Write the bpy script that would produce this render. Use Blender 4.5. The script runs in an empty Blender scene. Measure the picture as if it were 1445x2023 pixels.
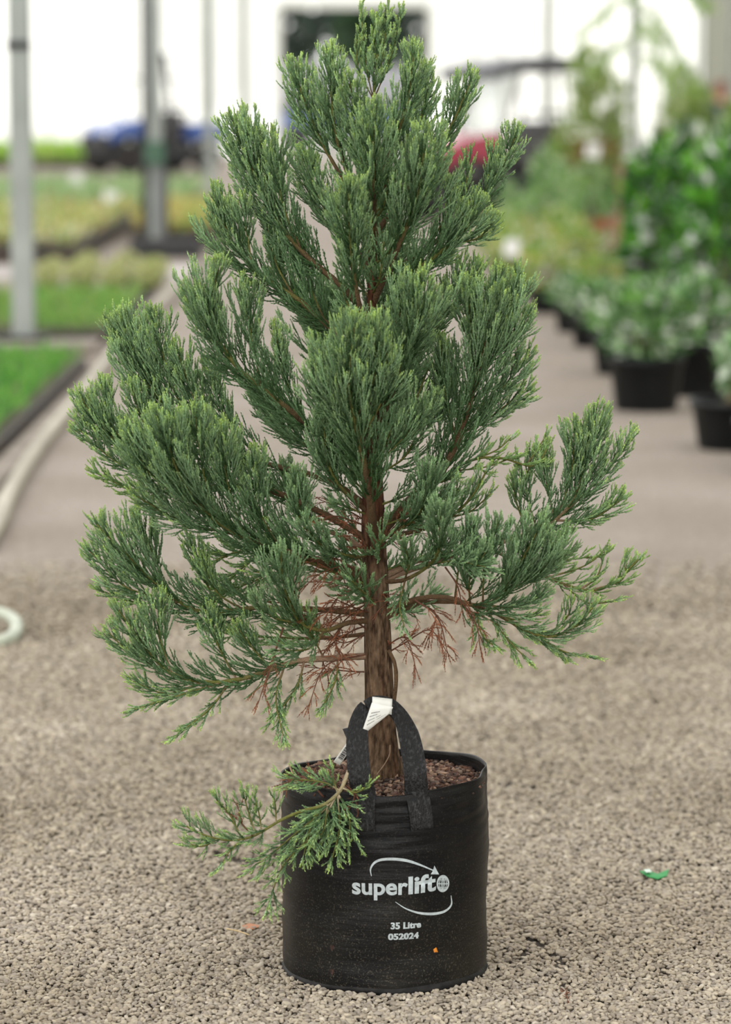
import bpy, bmesh, math, random
import numpy as np
from mathutils import Vector, Matrix, noise as mnoise

C = bpy.context.scene.collection
SC = bpy.context.scene
RAD = math.radians

# ------------------------------------------------------------------ camera, sky, exposure
W_PX, H_PX, F_PX = 1445.0, 2023.0, 6000.0
CAM = np.array([-0.0345, -5.35, 1.57])
PITCH = math.atan(821.5 / F_PX)
cam_data = bpy.data.cameras.new('camera')
cam_data.sensor_fit = 'VERTICAL'
cam_data.sensor_height = 36.0
cam_data.sensor_width = 36.0 * W_PX / H_PX
cam_data.lens = 36.0 * F_PX / H_PX
cam_data.clip_end = 500
cam_data.dof.use_dof = True
cam_data.dof.focus_distance = 5.42
cam_data.dof.aperture_fstop = (cam_data.lens / 1000.0) / 0.037
cam_data.dof.aperture_blades = 0
cam = bpy.data.objects.new('camera', cam_data)
C.objects.link(cam)
cam.location = CAM
cam.rotation_euler = (math.pi / 2 - PITCH, 0, 0)
SC.camera = cam

world = bpy.data.worlds.new('world')
SC.world = world
world.use_nodes = True
bg = world.node_tree.nodes['Background']
bg.inputs[0].default_value = (1.0, 0.985, 0.955, 1)
bg.inputs[1].default_value = 2.85

SC.view_settings.view_transform = 'Standard'
SC.view_settings.look = 'None'
SC.view_settings.exposure = 0.0
SC.view_settings.gamma = 1.0
SC.view_settings.use_curve_mapping = False

# ------------------------------------------------------------------ helpers
cp_, sp_ = math.cos(PITCH), math.sin(PITCH)
def ray(px, py):
    xc = (px - W_PX / 2) / F_PX
    yc = (H_PX / 2 - py) / F_PX
    return np.array([xc, cp_ + yc * sp_, -sp_ + yc * cp_])
def P(px, py, y):                      # point on the plane world-y = y
    d = ray(px, py)
    return CAM + d * ((y - CAM[1]) / d[1])
def G(px, py, z=0.0):                  # point on the ground
    d = ray(px, py)
    return CAM + d * ((z - CAM[2]) / d[2])

def srgb(r, g, b):
    f = lambda c: (c / 255 / 12.92) if c <= 10 else ((c / 255 + 0.055) / 1.055) ** 2.4
    return (f(r), f(g), f(b))

MATS = {}
def mat(name, col, rough=0.7, col2=None, scale=20.0, metal=0.0, bump=0.0, bscale=None, spec=0.5, detail=4.0,
        stretch=None, lo=0.35, hi=0.65, attr=None, transl=0.0):
    if name in MATS: return MATS[name]
    m = bpy.data.materials.new(name); m.use_nodes = True
    nt = m.node_tree; N = nt.nodes; L = nt.links
    b = N['Principled BSDF']
    b.inputs['Roughness'].default_value = rough
    b.inputs['Metallic'].default_value = metal
    b.inputs['Specular IOR Level'].default_value = spec
    b.inputs['Base Color'].default_value = (*col, 1)
    tc = N.new('ShaderNodeTexCoord'); mp = N.new('ShaderNodeMapping')
    L.new(tc.outputs['Object'], mp.inputs[0])
    if stretch: mp.inputs['Scale'].default_value = stretch
    colsock = None
    if attr:
        a = N.new('ShaderNodeAttribute'); a.attribute_name = attr
        colsock = a.outputs['Color']
        if col2:
            n = N.new('ShaderNodeTexNoise'); n.inputs['Scale'].default_value = scale; n.inputs['Detail'].default_value = detail
            L.new(mp.outputs[0], n.inputs['Vector'])
            r = N.new('ShaderNodeValToRGB')
            r.color_ramp.elements[0].position = lo; r.color_ramp.elements[0].color = (*col, 1)
            r.color_ramp.elements[1].position = hi; r.color_ramp.elements[1].color = (*col2, 1)
            L.new(n.outputs['Fac'], r.inputs[0])
            mx_ = N.new('ShaderNodeMix'); mx_.data_type = 'RGBA'; mx_.blend_type = 'MULTIPLY'; mx_.inputs['Factor'].default_value = 1.0
            L.new(a.outputs['Color'], mx_.inputs['A']); L.new(r.outputs[0], mx_.inputs['B']); colsock = mx_.outputs['Result']
    elif col2:
        n = N.new('ShaderNodeTexNoise'); n.inputs['Scale'].default_value = scale; n.inputs['Detail'].default_value = detail
        L.new(mp.outputs[0], n.inputs['Vector'])
        r = N.new('ShaderNodeValToRGB')
        r.color_ramp.elements[0].position = lo; r.color_ramp.elements[0].color = (*col, 1)
        r.color_ramp.elements[1].position = hi; r.color_ramp.elements[1].color = (*col2, 1)
        L.new(n.outputs['Fac'], r.inputs[0])
        colsock = r.outputs[0]
    if colsock: L.new(colsock, b.inputs['Base Color'])
    if bump:
        n2 = N.new('ShaderNodeTexNoise'); n2.inputs['Scale'].default_value = bscale or scale; n2.inputs['Detail'].default_value = 6
        L.new(mp.outputs[0], n2.inputs['Vector'])
        bp = N.new('ShaderNodeBump'); bp.inputs['Strength'].default_value = bump; bp.inputs['Distance'].default_value = 0.01
        L.new(n2.outputs['Fac'], bp.inputs['Height']); L.new(bp.outputs[0], b.inputs['Normal'])
    if transl:
        t = N.new('ShaderNodeBsdfTranslucent'); mx = N.new('ShaderNodeMixShader'); mx.inputs[0].default_value = transl
        if colsock: L.new(colsock, t.inputs['Color'])
        else: t.inputs['Color'].default_value = (*col, 1)
        L.new(b.outputs[0], mx.inputs[1]); L.new(t.outputs[0], mx.inputs[2])
        L.new(mx.outputs[0], N['Material Output'].inputs['Surface'])
    MATS[name] = m
    return m

def film(name, tcol, pcol, transp):
    """greenhouse film: part clear, part diffusing"""
    m = bpy.data.materials.new(name); m.use_nodes = True
    nt = m.node_tree; N = nt.nodes; L = nt.links
    N.remove(N['Principled BSDF'])
    a = N.new('ShaderNodeBsdfTransparent'); a.inputs[0].default_value = (*tcol, 1)
    t = N.new('ShaderNodeBsdfTranslucent'); t.inputs[0].default_value = (*pcol, 1)
    x = N.new('ShaderNodeMixShader'); x.inputs[0].default_value = 1 - transp
    L.new(a.outputs[0], x.inputs[1]); L.new(t.outputs[0], x.inputs[2])
    L.new(x.outputs[0], N['Material Output'].inputs['Surface'])
    MATS[name] = m
    return m

def mesh_from(name, V, Fs, smooth=False):
    me = bpy.data.meshes.new(name)
    me.from_pydata([tuple(v) for v in V], [], [tuple(f) for f in Fs])
    if smooth: me.polygons.foreach_set('use_smooth', [True] * len(me.polygons))
    me.update()
    return me
def tri_mesh(name, V, T, col=None, smooth=False):
    me = bpy.data.meshes.new(name)
    V = np.ascontiguousarray(V, dtype=np.float32); T = np.ascontiguousarray(T, dtype=np.int32)
    me.vertices.add(len(V)); me.vertices.foreach_set('co', V.ravel())
    me.loops.add(T.size); me.loops.foreach_set('vertex_index', T.ravel())
    me.polygons.add(len(T)); me.polygons.foreach_set('loop_start', np.arange(0, T.size, 3, dtype=np.int32))
    if smooth: me.polygons.foreach_set('use_smooth', np.ones(len(T), dtype=bool))
    me.update(calc_edges=True)
    if col is not None:
        at = me.color_attributes.new('col', 'FLOAT_COLOR', 'POINT')
        rgba = np.ones((len(V), 4), dtype=np.float32); rgba[:, :3] = col
        at.data.foreach_set('color', rgba.ravel())
    return me
def link(name, me, m=None, parent=None, loc=None):
    o = bpy.data.objects.new(name, me); C.objects.link(o)
    if m is not None and not me.materials: me.materials.append(m)
    if parent is not None: o.parent = parent
    if loc is not None: o.location = loc
    return o
def tag(o, label, cat, group=None, kind=None):
    o['label'] = label; o['category'] = cat
    if group: o['group'] = group
    if kind: o['kind'] = kind
    return o
def thing(name, label, cat, loc=(0, 0, 0), rz=0.0, group=None):
    o = bpy.data.objects.new(name, None); C.objects.link(o)
    o.empty_display_size = 0.1
    o.location = loc; o.rotation_euler = (0, 0, rz)
    return tag(o, label, cat, group)
def struct(o):
    o['kind'] = 'structure'; return o
def kids(o): return list(o.children)
def dup(root, loc, rz=0.0, sc=1.0, label=None, cat=None, group=None):
    r = root.copy(); C.objects.link(r); r.location = loc; r.rotation_euler = (0, 0, rz); r.scale = (sc, sc, sc)
    if label: r['label'] = label
    if group: r['group'] = group
    for ch in kids(root):
        c = ch.copy(); C.objects.link(c); c.parent = r
        for g in kids(ch):
            d = g.copy(); C.objects.link(d); d.parent = c
    return r

class MB:
    """collects boxes, tubes and lathes into one mesh"""
    def __init__(s): s.V = []; s.F = []
    def add(s, V, F):
        k = len(s.V); s.V += [tuple(v) for v in V]; s.F += [tuple(i + k for i in f) for f in F]
        return s
    def box(s, c, d, rz=0.0, ry=0.0, taper=1.0, bev=0.0):
        M = Matrix.Translation(c) @ Matrix.Rotation(rz, 4, 'Z') @ Matrix.Rotation(ry, 4, 'Y')
        bm = bmesh.new(); bmesh.ops.create_cube(bm, size=1.0)
        for v in bm.verts:
            k = taper if v.co.z > 0 else 1.0
            v.co = Vector((v.co.x * d[0] * k, v.co.y * d[1] * k, v.co.z * d[2]))
        if bev > 0: bmesh.ops.bevel(bm, geom=list(bm.edges), offset=bev, segments=2, affect='EDGES', profile=0.6)
        bm.transform(M); bm.verts.index_update()
        s.add([v.co[:] for v in bm.verts], [[v.index for v in f.verts] for f in bm.faces]); bm.free()
        return s
    def tube(s, pts, r, n=8, cap=True):
        pts = [Vector(p) for p in pts]; rs = r if isinstance(r, (list, tuple, np.ndarray)) else [r] * len(pts)
        V = []; F = []; up = None
        for i, p in enumerate(pts):
            t = (pts[min(i + 1, len(pts) - 1)] - pts[max(i - 1, 0)]).normalized()
            if up is None:
                up = Vector((0, 0, 1)) if abs(t.z) < 0.9 else Vector((1, 0, 0))
            a = t.cross(up).normalized(); up = a.cross(t).normalized()
            for k in range(n):
                th = 2 * math.pi * k / n
                V.append(p + (a * math.cos(th) + up * math.sin(th)) * rs[i])
        for i in range(len(pts) - 1):
            for k in range(n):
                F.append((i * n + k, i * n + (k + 1) % n, (i + 1) * n + (k + 1) % n, (i + 1) * n + k))
        if cap:
            F.append(tuple(range(n))[::-1]); F.append(tuple(range((len(pts) - 1) * n, len(pts) * n)))
        return s.add(V, F)
    def lathe(s, prof, n=24, c=(0, 0, 0), axis='Z', close=False):
        V = []; F = []
        for r, z in prof:
            for k in range(n):
                th = 2 * math.pi * k / n
                q = (r * math.cos(th), r * math.sin(th), z)
                if axis == 'Y': q = (q[0], q[2], q[1])
                V.append((q[0] + c[0], q[1] + c[1], q[2] + c[2]))
        m = len(prof)
        for i in range(m - 1 if not close else m):
            j = (i + 1) % m
            for k in range(n):
                F.append((i * n + k, i * n + (k + 1) % n, j * n + (k + 1) % n, j * n + k))
        if not close:
            if prof[0][0] > 1e-5: F.append(tuple(range(n))[::-1])
            if prof[-1][0] > 1e-5: F.append(tuple(range((m - 1) * n, m * n)))
        return s.add(V, F)
    def mesh(s, name, smooth=False): return mesh_from(name, s.V, s.F, smooth)
    def build(s, name, m, parent=None, smooth=False, loc=None):
        return link(name, s.mesh(name, smooth), m, parent, loc)

def catmull(pts, step):
    """smooth polyline, resampled to about STEP"""
    pts = np.asarray(pts, float)
    if len(pts) == 2: dense = np.linspace(pts[0], pts[1], 40)
    else:
        p = np.vstack([2 * pts[0] - pts[1], pts, 2 * pts[-1] - pts[-2]])
        out = []
        for i in range(1, len(p) - 2):
            u = np.linspace(0, 1, 24, endpoint=False)[:, None]
            a, b, c, d = p[i - 1], p[i], p[i + 1], p[i + 2]
            out.append(0.5 * ((2 * b) + (c - a) * u + (2 * a - 5 * b + 4 * c - d) * u ** 2 + (3 * b - a - 3 * c + d) * u ** 3))
        dense = np.vstack(out + [pts[-1:]])
    s = np.concatenate([[0], np.cumsum(np.linalg.norm(np.diff(dense, axis=0), axis=1))])
    n = max(3, int(s[-1] / step) + 1)
    q = np.linspace(0, s[-1], n)
    return np.stack([np.interp(q, s, dense[:, k]) for k in range(3)], 1)
def nrm(v): return v / np.maximum(np.linalg.norm(v, axis=-1, keepdims=True), 1e-9)

# ------------------------------------------------------------------ large structure
rng = np.random.default_rng(11)
random.seed(5)

def ground_material():
    m = bpy.data.materials.new('packed_gravel'); m.use_nodes = True
    nt = m.node_tree; N = nt.nodes; L = nt.links; b = N['Principled BSDF']
    b.inputs['Roughness'].default_value = 0.85; b.inputs['Specular IOR Level'].default_value = 0.3
    tc = N.new('ShaderNodeTexCoord')
    vo = N.new('ShaderNodeTexVoronoi'); vo.inputs['Scale'].default_value = 95
    L.new(tc.outputs['Object'], vo.inputs['Vector'])
    r1 = N.new('ShaderNodeValToRGB')
    e = r1.color_ramp.elements; e[0].position = 0.0; e[0].color = (*srgb(188, 178, 168), 1); e[1].position = 0.75; e[1].color = (*srgb(132, 124, 115), 1)
    L.new(vo.outputs['Distance'], r1.inputs[0])
    n = N.new('ShaderNodeTexNoise'); n.inputs['Scale'].default_value = 1.3; n.inputs['Detail'].default_value = 6
    L.new(tc.outputs['Object'], n.inputs['Vector'])
    r2 = N.new('ShaderNodeValToRGB')
    e = r2.color_ramp.elements; e[0].position = 0.34; e[0].color = (0.80, 0.77, 0.73, 1); e[1].position = 0.66; e[1].color = (1.0, 0.985, 0.985, 1)
    L.new(n.outputs['Fac'], r2.inputs[0])
    mx = N.new('ShaderNodeMix'); mx.data_type = 'RGBA'; mx.blend_type = 'MULTIPLY'; mx.inputs['Factor'].default_value = 1.0
    L.new(r1.outputs[0], mx.inputs['A']); L.new(r2.outputs[0], mx.inputs['B']); L.new(mx.outputs['Result'], b.inputs['Base Color'])
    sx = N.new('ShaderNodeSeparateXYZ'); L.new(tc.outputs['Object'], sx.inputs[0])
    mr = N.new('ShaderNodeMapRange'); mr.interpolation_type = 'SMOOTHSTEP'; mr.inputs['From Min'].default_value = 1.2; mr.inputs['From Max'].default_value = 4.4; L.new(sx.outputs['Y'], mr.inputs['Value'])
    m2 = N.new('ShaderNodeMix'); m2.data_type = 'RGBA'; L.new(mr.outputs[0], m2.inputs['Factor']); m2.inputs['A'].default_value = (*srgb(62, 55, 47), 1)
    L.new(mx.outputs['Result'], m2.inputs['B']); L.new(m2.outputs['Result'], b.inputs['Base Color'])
    bp = N.new('ShaderNodeBump'); bp.inputs['Strength'].default_value = 0.5; bp.inputs['Distance'].default_value = 0.006; bp.invert = True
    L.new(vo.outputs['Distance'], bp.inputs['Height']); L.new(bp.outputs[0], b.inputs['Normal'])
    return m

WALL_Y = 74.65            # the far end wall, 80 m from the camera
XL, XR = -16.0, 8.75
DX0, DX1, DTOP = -2.23, 1.57, 3.83

# floor: a long slab
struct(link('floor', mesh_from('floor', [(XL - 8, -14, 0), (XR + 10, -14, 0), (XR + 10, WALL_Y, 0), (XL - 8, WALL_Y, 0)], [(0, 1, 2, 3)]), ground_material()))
M_out = mat('yard_paving', srgb(150, 148, 142), 0.9, srgb(120, 122, 112), 0.6)
struct(link('ground_outside', mesh_from('ground_outside', [(-90, WALL_Y, -0.02), (90, WALL_Y, -0.02), (90, 190, -0.02), (-90, 190, -0.02)], [(0, 1, 2, 3)]), M_out))

M_wallfilm = film('wall_film', (1, 1, 0.98), (0.97, 0.97, 0.93), 0.12)
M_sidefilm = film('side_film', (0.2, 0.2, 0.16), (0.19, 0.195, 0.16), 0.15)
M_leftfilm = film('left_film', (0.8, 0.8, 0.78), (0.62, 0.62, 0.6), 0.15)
M_rooffilm = film('roof_film', (0.62, 0.62, 0.62), (0.6, 0.6, 0.6), 0.75)
# end wall, built around the doorway
wb = MB()
def wall_rect(x0, x1, z0, z1): wb.box(((x0 + x1) / 2, WALL_Y + 0.02, (z0 + z1) / 2), (x1 - x0, 0.004, z1 - z0))
V, F = [], []
for x0, x1, z0, z1 in ((XL, DX0, 0.0, 7.5), (DX1, XR, 0.0, 7.5), (DX0, DX1, DTOP, 7.5)):
    k = len(V); V += [(x0, WALL_Y, z0), (x1, WALL_Y, z0), (x1, WALL_Y, z1), (x0, WALL_Y, z1)]; F.append((k, k + 1, k + 2, k + 3))
struct(link('wall_back', mesh_from('wall_back', V, F), M_wallfilm))
struct(link('wall_right', mesh_from('wall_right', [(XR, -14, 0), (XR, WALL_Y, 0), (XR, WALL_Y, 7), (XR, -14, 7)], [(0, 1, 2, 3)]), M_sidefilm))
struct(link('wall_left', mesh_from('wall_left', [(XL, -14, 0), (XL, WALL_Y, 0), (XL, WALL_Y, 7), (XL, -14, 7)], [(0, 1, 2, 3)]), M_leftfilm))
xm = (XL + XR) / 2
struct(link('ceiling', mesh_from('ceiling', [(XL, -14, 7), (xm, -14, 9.5), (XR, -14, 7), (XR, WALL_Y, 7), (xm, WALL_Y, 9.5), (XL, WALL_Y, 7)], [(0, 1, 4, 5), (1, 2, 3, 4)]), M_rooffilm))
M_white = mat('white_paint', srgb(238, 240, 234), 0.5)
M_galv = mat('galvanised_steel', srgb(176, 180, 178), 0.45, srgb(150, 154, 152), 3.0, metal=0.25)
# door frame
dfm = MB()
dfm.box((DX0 - 0.09, WALL_Y - 0.04, DTOP / 2), (0.18, 0.1, DTOP)); dfm.box((DX1 + 0.09, WALL_Y - 0.04, DTOP / 2), (0.18, 0.1, DTOP))
dfm.box(((DX0 + DX1) / 2, WALL_Y - 0.04, DTOP + 0.11), (DX1 - DX0 + 0.36, 0.1, 0.22))
struct(dfm.build('door_1', M_white))
# wall studs
stud_mesh = MB().box((0, 0, 3.7), (0.12, 0.1, 7.4)).mesh('wall_stud')
M_stud = mat('pale_stud', srgb(222, 224, 216), 0.6)
wall_obj = bpy.data.objects['wall_back']
for x in (-13.6, -11.4, -9.0, -8.3, -6.1, -4.3, -3.3, 2.75, 3.55, 4.85, 6.2, 7.5, 8.6):
    link('stud', stud_mesh, M_stud, wall_obj, (x, WALL_Y - 0.06, 0))
for z in (4.9, 6.6):
    MB().box((xm, WALL_Y - 0.06, z), (XR - XL, 0.06, 0.1)).build('rail', M_stud, wall_obj)
fr = MB()
for y in np.arange(-10, WALL_Y, 6.0): fr.box((XR - 0.05, y, 3.5), (0.08, 0.08, 7.0))
MB().box((XR - 0.04, 30, 1.0), (0.05, 88, 0.1)).build('rail', M_galv, bpy.data.objects['wall_right'])
for y in np.arange(50, WALL_Y, 6.0):
    MB().box((XR - 0.05, y, 3.5), (0.09, 0.09, 7.0)).build('stud', M_galv, bpy.data.objects['wall_right'])

# ------------------------------------------------------------------ the potted conifer
M_fol = mat('conifer_scales', (0.1, 0.2, 0.1), 0.62, attr='col', transl=0.12, spec=0.28)
M_bark = mat('conifer_bark', (0.3, 0.26, 0.22), 0.9, (1.3, 1.25, 1.2), 130, attr='col', bump=1.0, bscale=140, stretch=(1, 1, 0.3), spec=0.2, detail=8, lo=0.36, hi=0.64)
M_wood = mat('conifer_twig_bark', (0.2, 0.1, 0.05), 0.8, attr='col', bump=0.5, bscale=350)
K_OLD_SHADE = np.array(srgb(58, 96, 44)); K_MID = np.array(srgb(160, 192, 146)); K_TIP = np.array(srgb(186, 212, 112))  # first tone: older inner green, with crown-interior shade darkened into the colour
K_DEAD = np.array(srgb(124, 82, 62)); K_DEAD2 = np.array(srgb(170, 108, 76)); K_LIME = np.array(srgb(146, 180, 96))

def cords(S, rg, step=0.0058):
    """scale-clad cords. S: dict of arrays P0, D0, D1, L, r, c0, c1, tip (yellow at the end), leaf, flare"""
    L = S['L']; n = np.maximum(2, np.ceil(L / step)).astype(int); m = n + 1
    idx = np.repeat(np.arange(len(L)), m); start = np.concatenate([[0], np.cumsum(m)[:-1]])
    k = np.arange(m.sum()) - start[idx]; s = (k / n[idx])[:, None]
    Lx = L[idx][:, None]; D0 = S['D0'][idx]; D1 = S['D1'][idx]
    pos = S['P0'][idx] + Lx * (D0 * (s - s ** 2 / 2) + D1 * s ** 2 / 2)
    tan = nrm(D0 * (1 - s) + D1 * s)
    ref = nrm(rg.normal(size=(len(L), 3)))[idx]
    u = nrm(np.cross(tan, ref)); v = np.cross(tan, u)
    rr = S['r'][idx][:, None] * np.where(s < 0.999, 1 - 0.12 * s, 0.6)
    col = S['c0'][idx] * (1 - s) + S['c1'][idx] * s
    dist_end = (1 - s) * Lx
    tipw = np.clip(1 - dist_end / 0.013, 0, 1) * S['tip'][idx][:, None]
    col = col * (1 - tipw) + K_TIP * tipw
    col = col * (1 + 0.16 * rg.normal(size=(len(L), 1)))[idx].clip(0.6, 1.5)
    V = []; Cc = []; T = []; base = 0; M = len(idx); young = S['gen'][idx] > 0
    for j in range(3):
        a = 2 * math.pi * j / 3
        V.append(pos + rr * 0.9 * (u * math.cos(a) + v * math.sin(a))); Cc.append(col * 0.92)
    notend = np.nonzero(k < n[idx])[0]
    for j in range(3):
        A = notend + j * M; B = notend + ((j + 1) % 3) * M
        T.append(np.stack([A, B, B + 1], 1)); T.append(np.stack([A, B + 1, A + 1], 1))
    base = 3 * M
    q = np.nonzero(k > 0)[0] if True else notend
    ll = (S['leaf'][idx] * (0.8 + 0.4 * rg.random(M)))[q][:, None] * np.where(s[q] > 0.999, 0.75, 1.0)
    fl = S['flare'][idx][q][:, None]; K = len(q)
    q_all, ll_all, fl_all = q, ll, fl
    for j in range(3):
        sel_ = np.ones(len(q_all), bool) if j < 2 else ~young[q_all]        # thin twigs carry their scales in pairs
        q, ll, fl = q_all[sel_], ll_all[sel_], fl_all[sel_]; K = len(q)
        if K == 0: continue
        a = np.where(young[q], math.pi * j + (k[q] % 2) * math.pi / 2, 2 * math.pi * j / 3 + (k[q] % 2) * math.pi / 3)
        a = (a + 0.35 * rg.normal(size=K))[:, None]
        rad = u[q] * np.cos(a) + v[q] * np.sin(a); side = -u[q] * np.sin(a) + v[q] * np.cos(a)
        b0 = pos[q] - tan[q] * ll * 0.35 + rad * rr[q] * 0.6
        mid = pos[q] + tan[q] * ll * 0.15 + rad * (rr[q] * 1.05 + fl * ll * 0.3)
        w = np.minimum(rr[q] * 1.2, ll * 0.3)
        tip = pos[q] + tan[q] * ll * 0.65 + rad * (rr[q] * 0.8 + fl * ll)
        V += [b0, mid + side * w, mid - side * w, tip]
        cq = col[q]; Cc += [cq * 0.72, cq * 0.95, cq * 0.95, cq * 1.3]  # scale bases darkened, tips lightened: shade of the gaps put into the colour
        i0 = base + np.arange(K)
        T.append(np.stack([i0, i0 + K, i0 + 3 * K], 1)); T.append(np.stack([i0, i0 + 3 * K, i0 + 2 * K], 1))
        base += 4 * K
    return np.vstack(V), np.vstack(T), np.vstack(Cc).clip(0, 1)

UP = np.array([0, 0, 1.0])
def perp(t, az):
    """unit vectors perpendicular to t at azimuth az (0 = sideways, 90 deg = upward side)"""
    side = np.cross(t, UP); bad = np.linalg.norm(side, axis=1) < 0.15
    side[bad] = np.cross(t[bad], np.array([0, -1.0, 0.2])); side = nrm(side); upp = np.cross(side, t)
    return side * np.cos(az)[:, None] + upp * np.sin(az)[:, None]

def spray(axis, rg, t0=0.3, hw=0.06, gap=0.0054, spread=29, up=0.85, tw=0.06, flat=False, lime=0.0, dead=0.0,
          tipy=1.0, inner=0.0, thick=1.0, end=0.9, flare=0.15, twup=0.4, tgap=0.0124, lmin=0.03):
    """returns the cord set of one foliage-bearing axis"""
    seg = np.linalg.norm(np.diff(axis, axis=0), axis=1); S = np.concatenate([[0], np.cumsum(seg)]); tot = S[-1]
    Lmax = hw / 0.34
    a = np.arange(t0 * tot, tot, gap); a = a + rg.uniform(-0.35, 0.35, len(a)) * gap; a = a.clip(0, tot * 0.998)
    if inner > 0:
        ai = np.arange(inner * tot, t0 * tot, gap * 1.5); ai = ai + rg.uniform(-.4, .4, len(ai)) * gap
    else: ai = np.zeros(0)
    isin = np.concatenate([np.zeros(len(a)), np.ones(len(ai))]); a = np.concatenate([a, ai])
    tang = np.gradient(axis, axis=0); tang = nrm(tang)
    p0 = np.stack([np.interp(a, S, axis[:, k]) for k in range(3)], 1)
    T = nrm(np.stack([np.interp(a, S, tang[:, k]) for k in range(3)], 1))
    n = len(a)
    az = np.arange(n) * 2.39996 + rg.normal(size=n) * 0.35
    if flat: az = np.where(np.arange(n) % 2 == 0, 0.0, math.pi) + rg.normal(size=n) * 0.35
    R = perp(T, az)
    rem = tot - a
    L = np.minimum(Lmax, lmin * 0.7 + end * rem + 0.004) * rg.uniform(0.58, 1.1, n)
    L = np.where(isin > 0, np.minimum(L, Lmax * 0.7), L)
    th = np.radians(spread) * rg.uniform(0.7, 1.2, n) * np.clip(0.45 + rem / (0.6 * Lmax + 1e-6), 0.4, 1.0)
    th = np.where(isin > 0, th * 1.25, th)
    D0 = T * np.cos(th)[:, None] + R * np.sin(th)[:, None]
    D1 = nrm(T * 0.65 + UP * up + R * 0.22 + rg.normal(size=(n, 3)) * 0.09)
    frac = np.clip((a / tot - t0) / max(1 - t0, 1e-3), 0, 1)
    r = np.full(n, 0.00122 * thick)
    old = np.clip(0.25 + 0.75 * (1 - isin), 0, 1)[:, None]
    mid = K_MID * old + (K_MID * 0.35 + K_OLD_SHADE * 0.65) * (1 - old)
    c0 = K_OLD_SHADE * 1.0 * np.ones((n, 1)); c1 = mid * 1.0
    if lime: c0 = c0 * (1 - lime) + K_LIME * lime; c1 = c1 * (1 - lime * .8) + K_LIME * lime * .8
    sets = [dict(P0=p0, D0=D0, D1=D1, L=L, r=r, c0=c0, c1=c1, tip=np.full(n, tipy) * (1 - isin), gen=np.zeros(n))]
    # the growing end of the axis itself
    sets.append(dict(P0=axis[-1:], D0=tang[-1:], D1=nrm(tang[-1:] + UP * 0.2), L=np.array([0.02]), r=np.array([0.0015 * thick]),
                     c0=K_MID[None] * 1.0, c1=K_MID[None] * 1.0, tip=np.array([tipy]), gen=np.zeros(1)))
    # twigs on the laterals
    cnt = np.maximum(1, (L / tgap).astype(int)); li = np.repeat(np.arange(n), cnt); st = np.concatenate([[0], np.cumsum(cnt)[:-1]])
    kk = np.arange(cnt.sum()) - st[li]; s = ((kk + 0.6 + rg.uniform(-.3, .3, len(kk))) / (cnt[li] + 0.3)).clip(0.03, 0.97)[:, None]
    Lx = L[li][:, None]
    q0 = p0[li] + Lx * (D0[li] * (s - s ** 2 / 2) + D1[li] * s ** 2 / 2); t1 = nrm(D0[li] * (1 - s) + D1[li] * s)
    az = np.where(kk % 2 == 0, 0.0, math.pi) + (az[li] if not flat else 0.0) + rg.normal(size=len(kk)) * 0.55
    R1 = perp(t1, az)
    L1 = np.clip((0.60 * (1 - s[:, 0]) * L[li] + 0.011) * rg.uniform(0.55, 1.2, len(kk)), 0.007, tw)
    an = np.radians(rg.uniform(12, 28, len(kk)))[:, None]
    E0 = t1 * np.cos(an) + R1 * np.sin(an); E1 = nrm(t1 * 1.0 + UP * twup + R1 * 0.15 + rg.normal(size=(len(kk), 3)) * 0.08)
    cc = c0[li] * (1 - s) + c1[li] * s
    sets.append(dict(P0=q0, D0=E0, D1=E1, L=L1, r=np.full(len(kk), 0.00108 * thick), c0=cc * 0.95, c1=cc * 0.35 + c1[li] * 0.65,
                     tip=tipy * (0.25 + 0.75 * s[:, 0]) * (0.35 + 0.65 * frac[li]) * (1 - isin[li]), gen=np.ones(len(kk))))
    # twiglets
    sel = np.nonzero(L1 > 0.02)[0]; sel = np.concatenate([sel, sel[rg.random(len(sel)) < 0.15]])
    if len(sel):
        s2 = rg.uniform(0.3, 0.75, len(sel))[:, None]; Ly = L1[sel][:, None]
        w0 = q0[sel] + Ly * (E0[sel] * (s2 - s2 ** 2 / 2) + E1[sel] * s2 ** 2 / 2); t2 = nrm(E0[sel] * (1 - s2) + E1[sel] * s2)
        R2 = perp(t2, rg.uniform(0, 6.283, len(sel)))
        F0 = nrm(t2 * 0.82 + R2 * 0.55)
        sets.append(dict(P0=w0, D0=F0, D1=nrm(t2 + UP * twup * .7), L=np.clip((1 - s2[:, 0]) * L1[sel] * 0.8, 0.006, 0.018), r=np.full(len(sel), 0.00100 * thick),
                         c0=cc[sel], c1=cc[sel] * 0.4 + c1[li][sel] * 0.6, tip=tipy * 0.6 * (0.3 + 0.7 * frac[li][sel]) * (1 - isin[li][sel]), gen=np.full(len(sel), 2)))
    A = {k: np.concatenate([np.asarray(d[k]) for d in sets]) for k in sets[0]}
    A['leaf'] = np.full(len(A['L']), 0.0060); A['flare'] = np.full(len(A['L']), flare)
    if dead:
        g = rg.random((len(A['L']), 1))
        A['c0'] = K_DEAD * (1 - g) + K_DEAD2 * g; A['c1'] = A['c0'] * 1.05; A['tip'] = A['tip'] * 0
        A['r'] = A['r'] * 0.55; A['leaf'] = A['leaf'] * 0.8
    return A
def merge(sets): return {k: np.concatenate([s[k] for s in sets]) for k in sets[0]}

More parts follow.
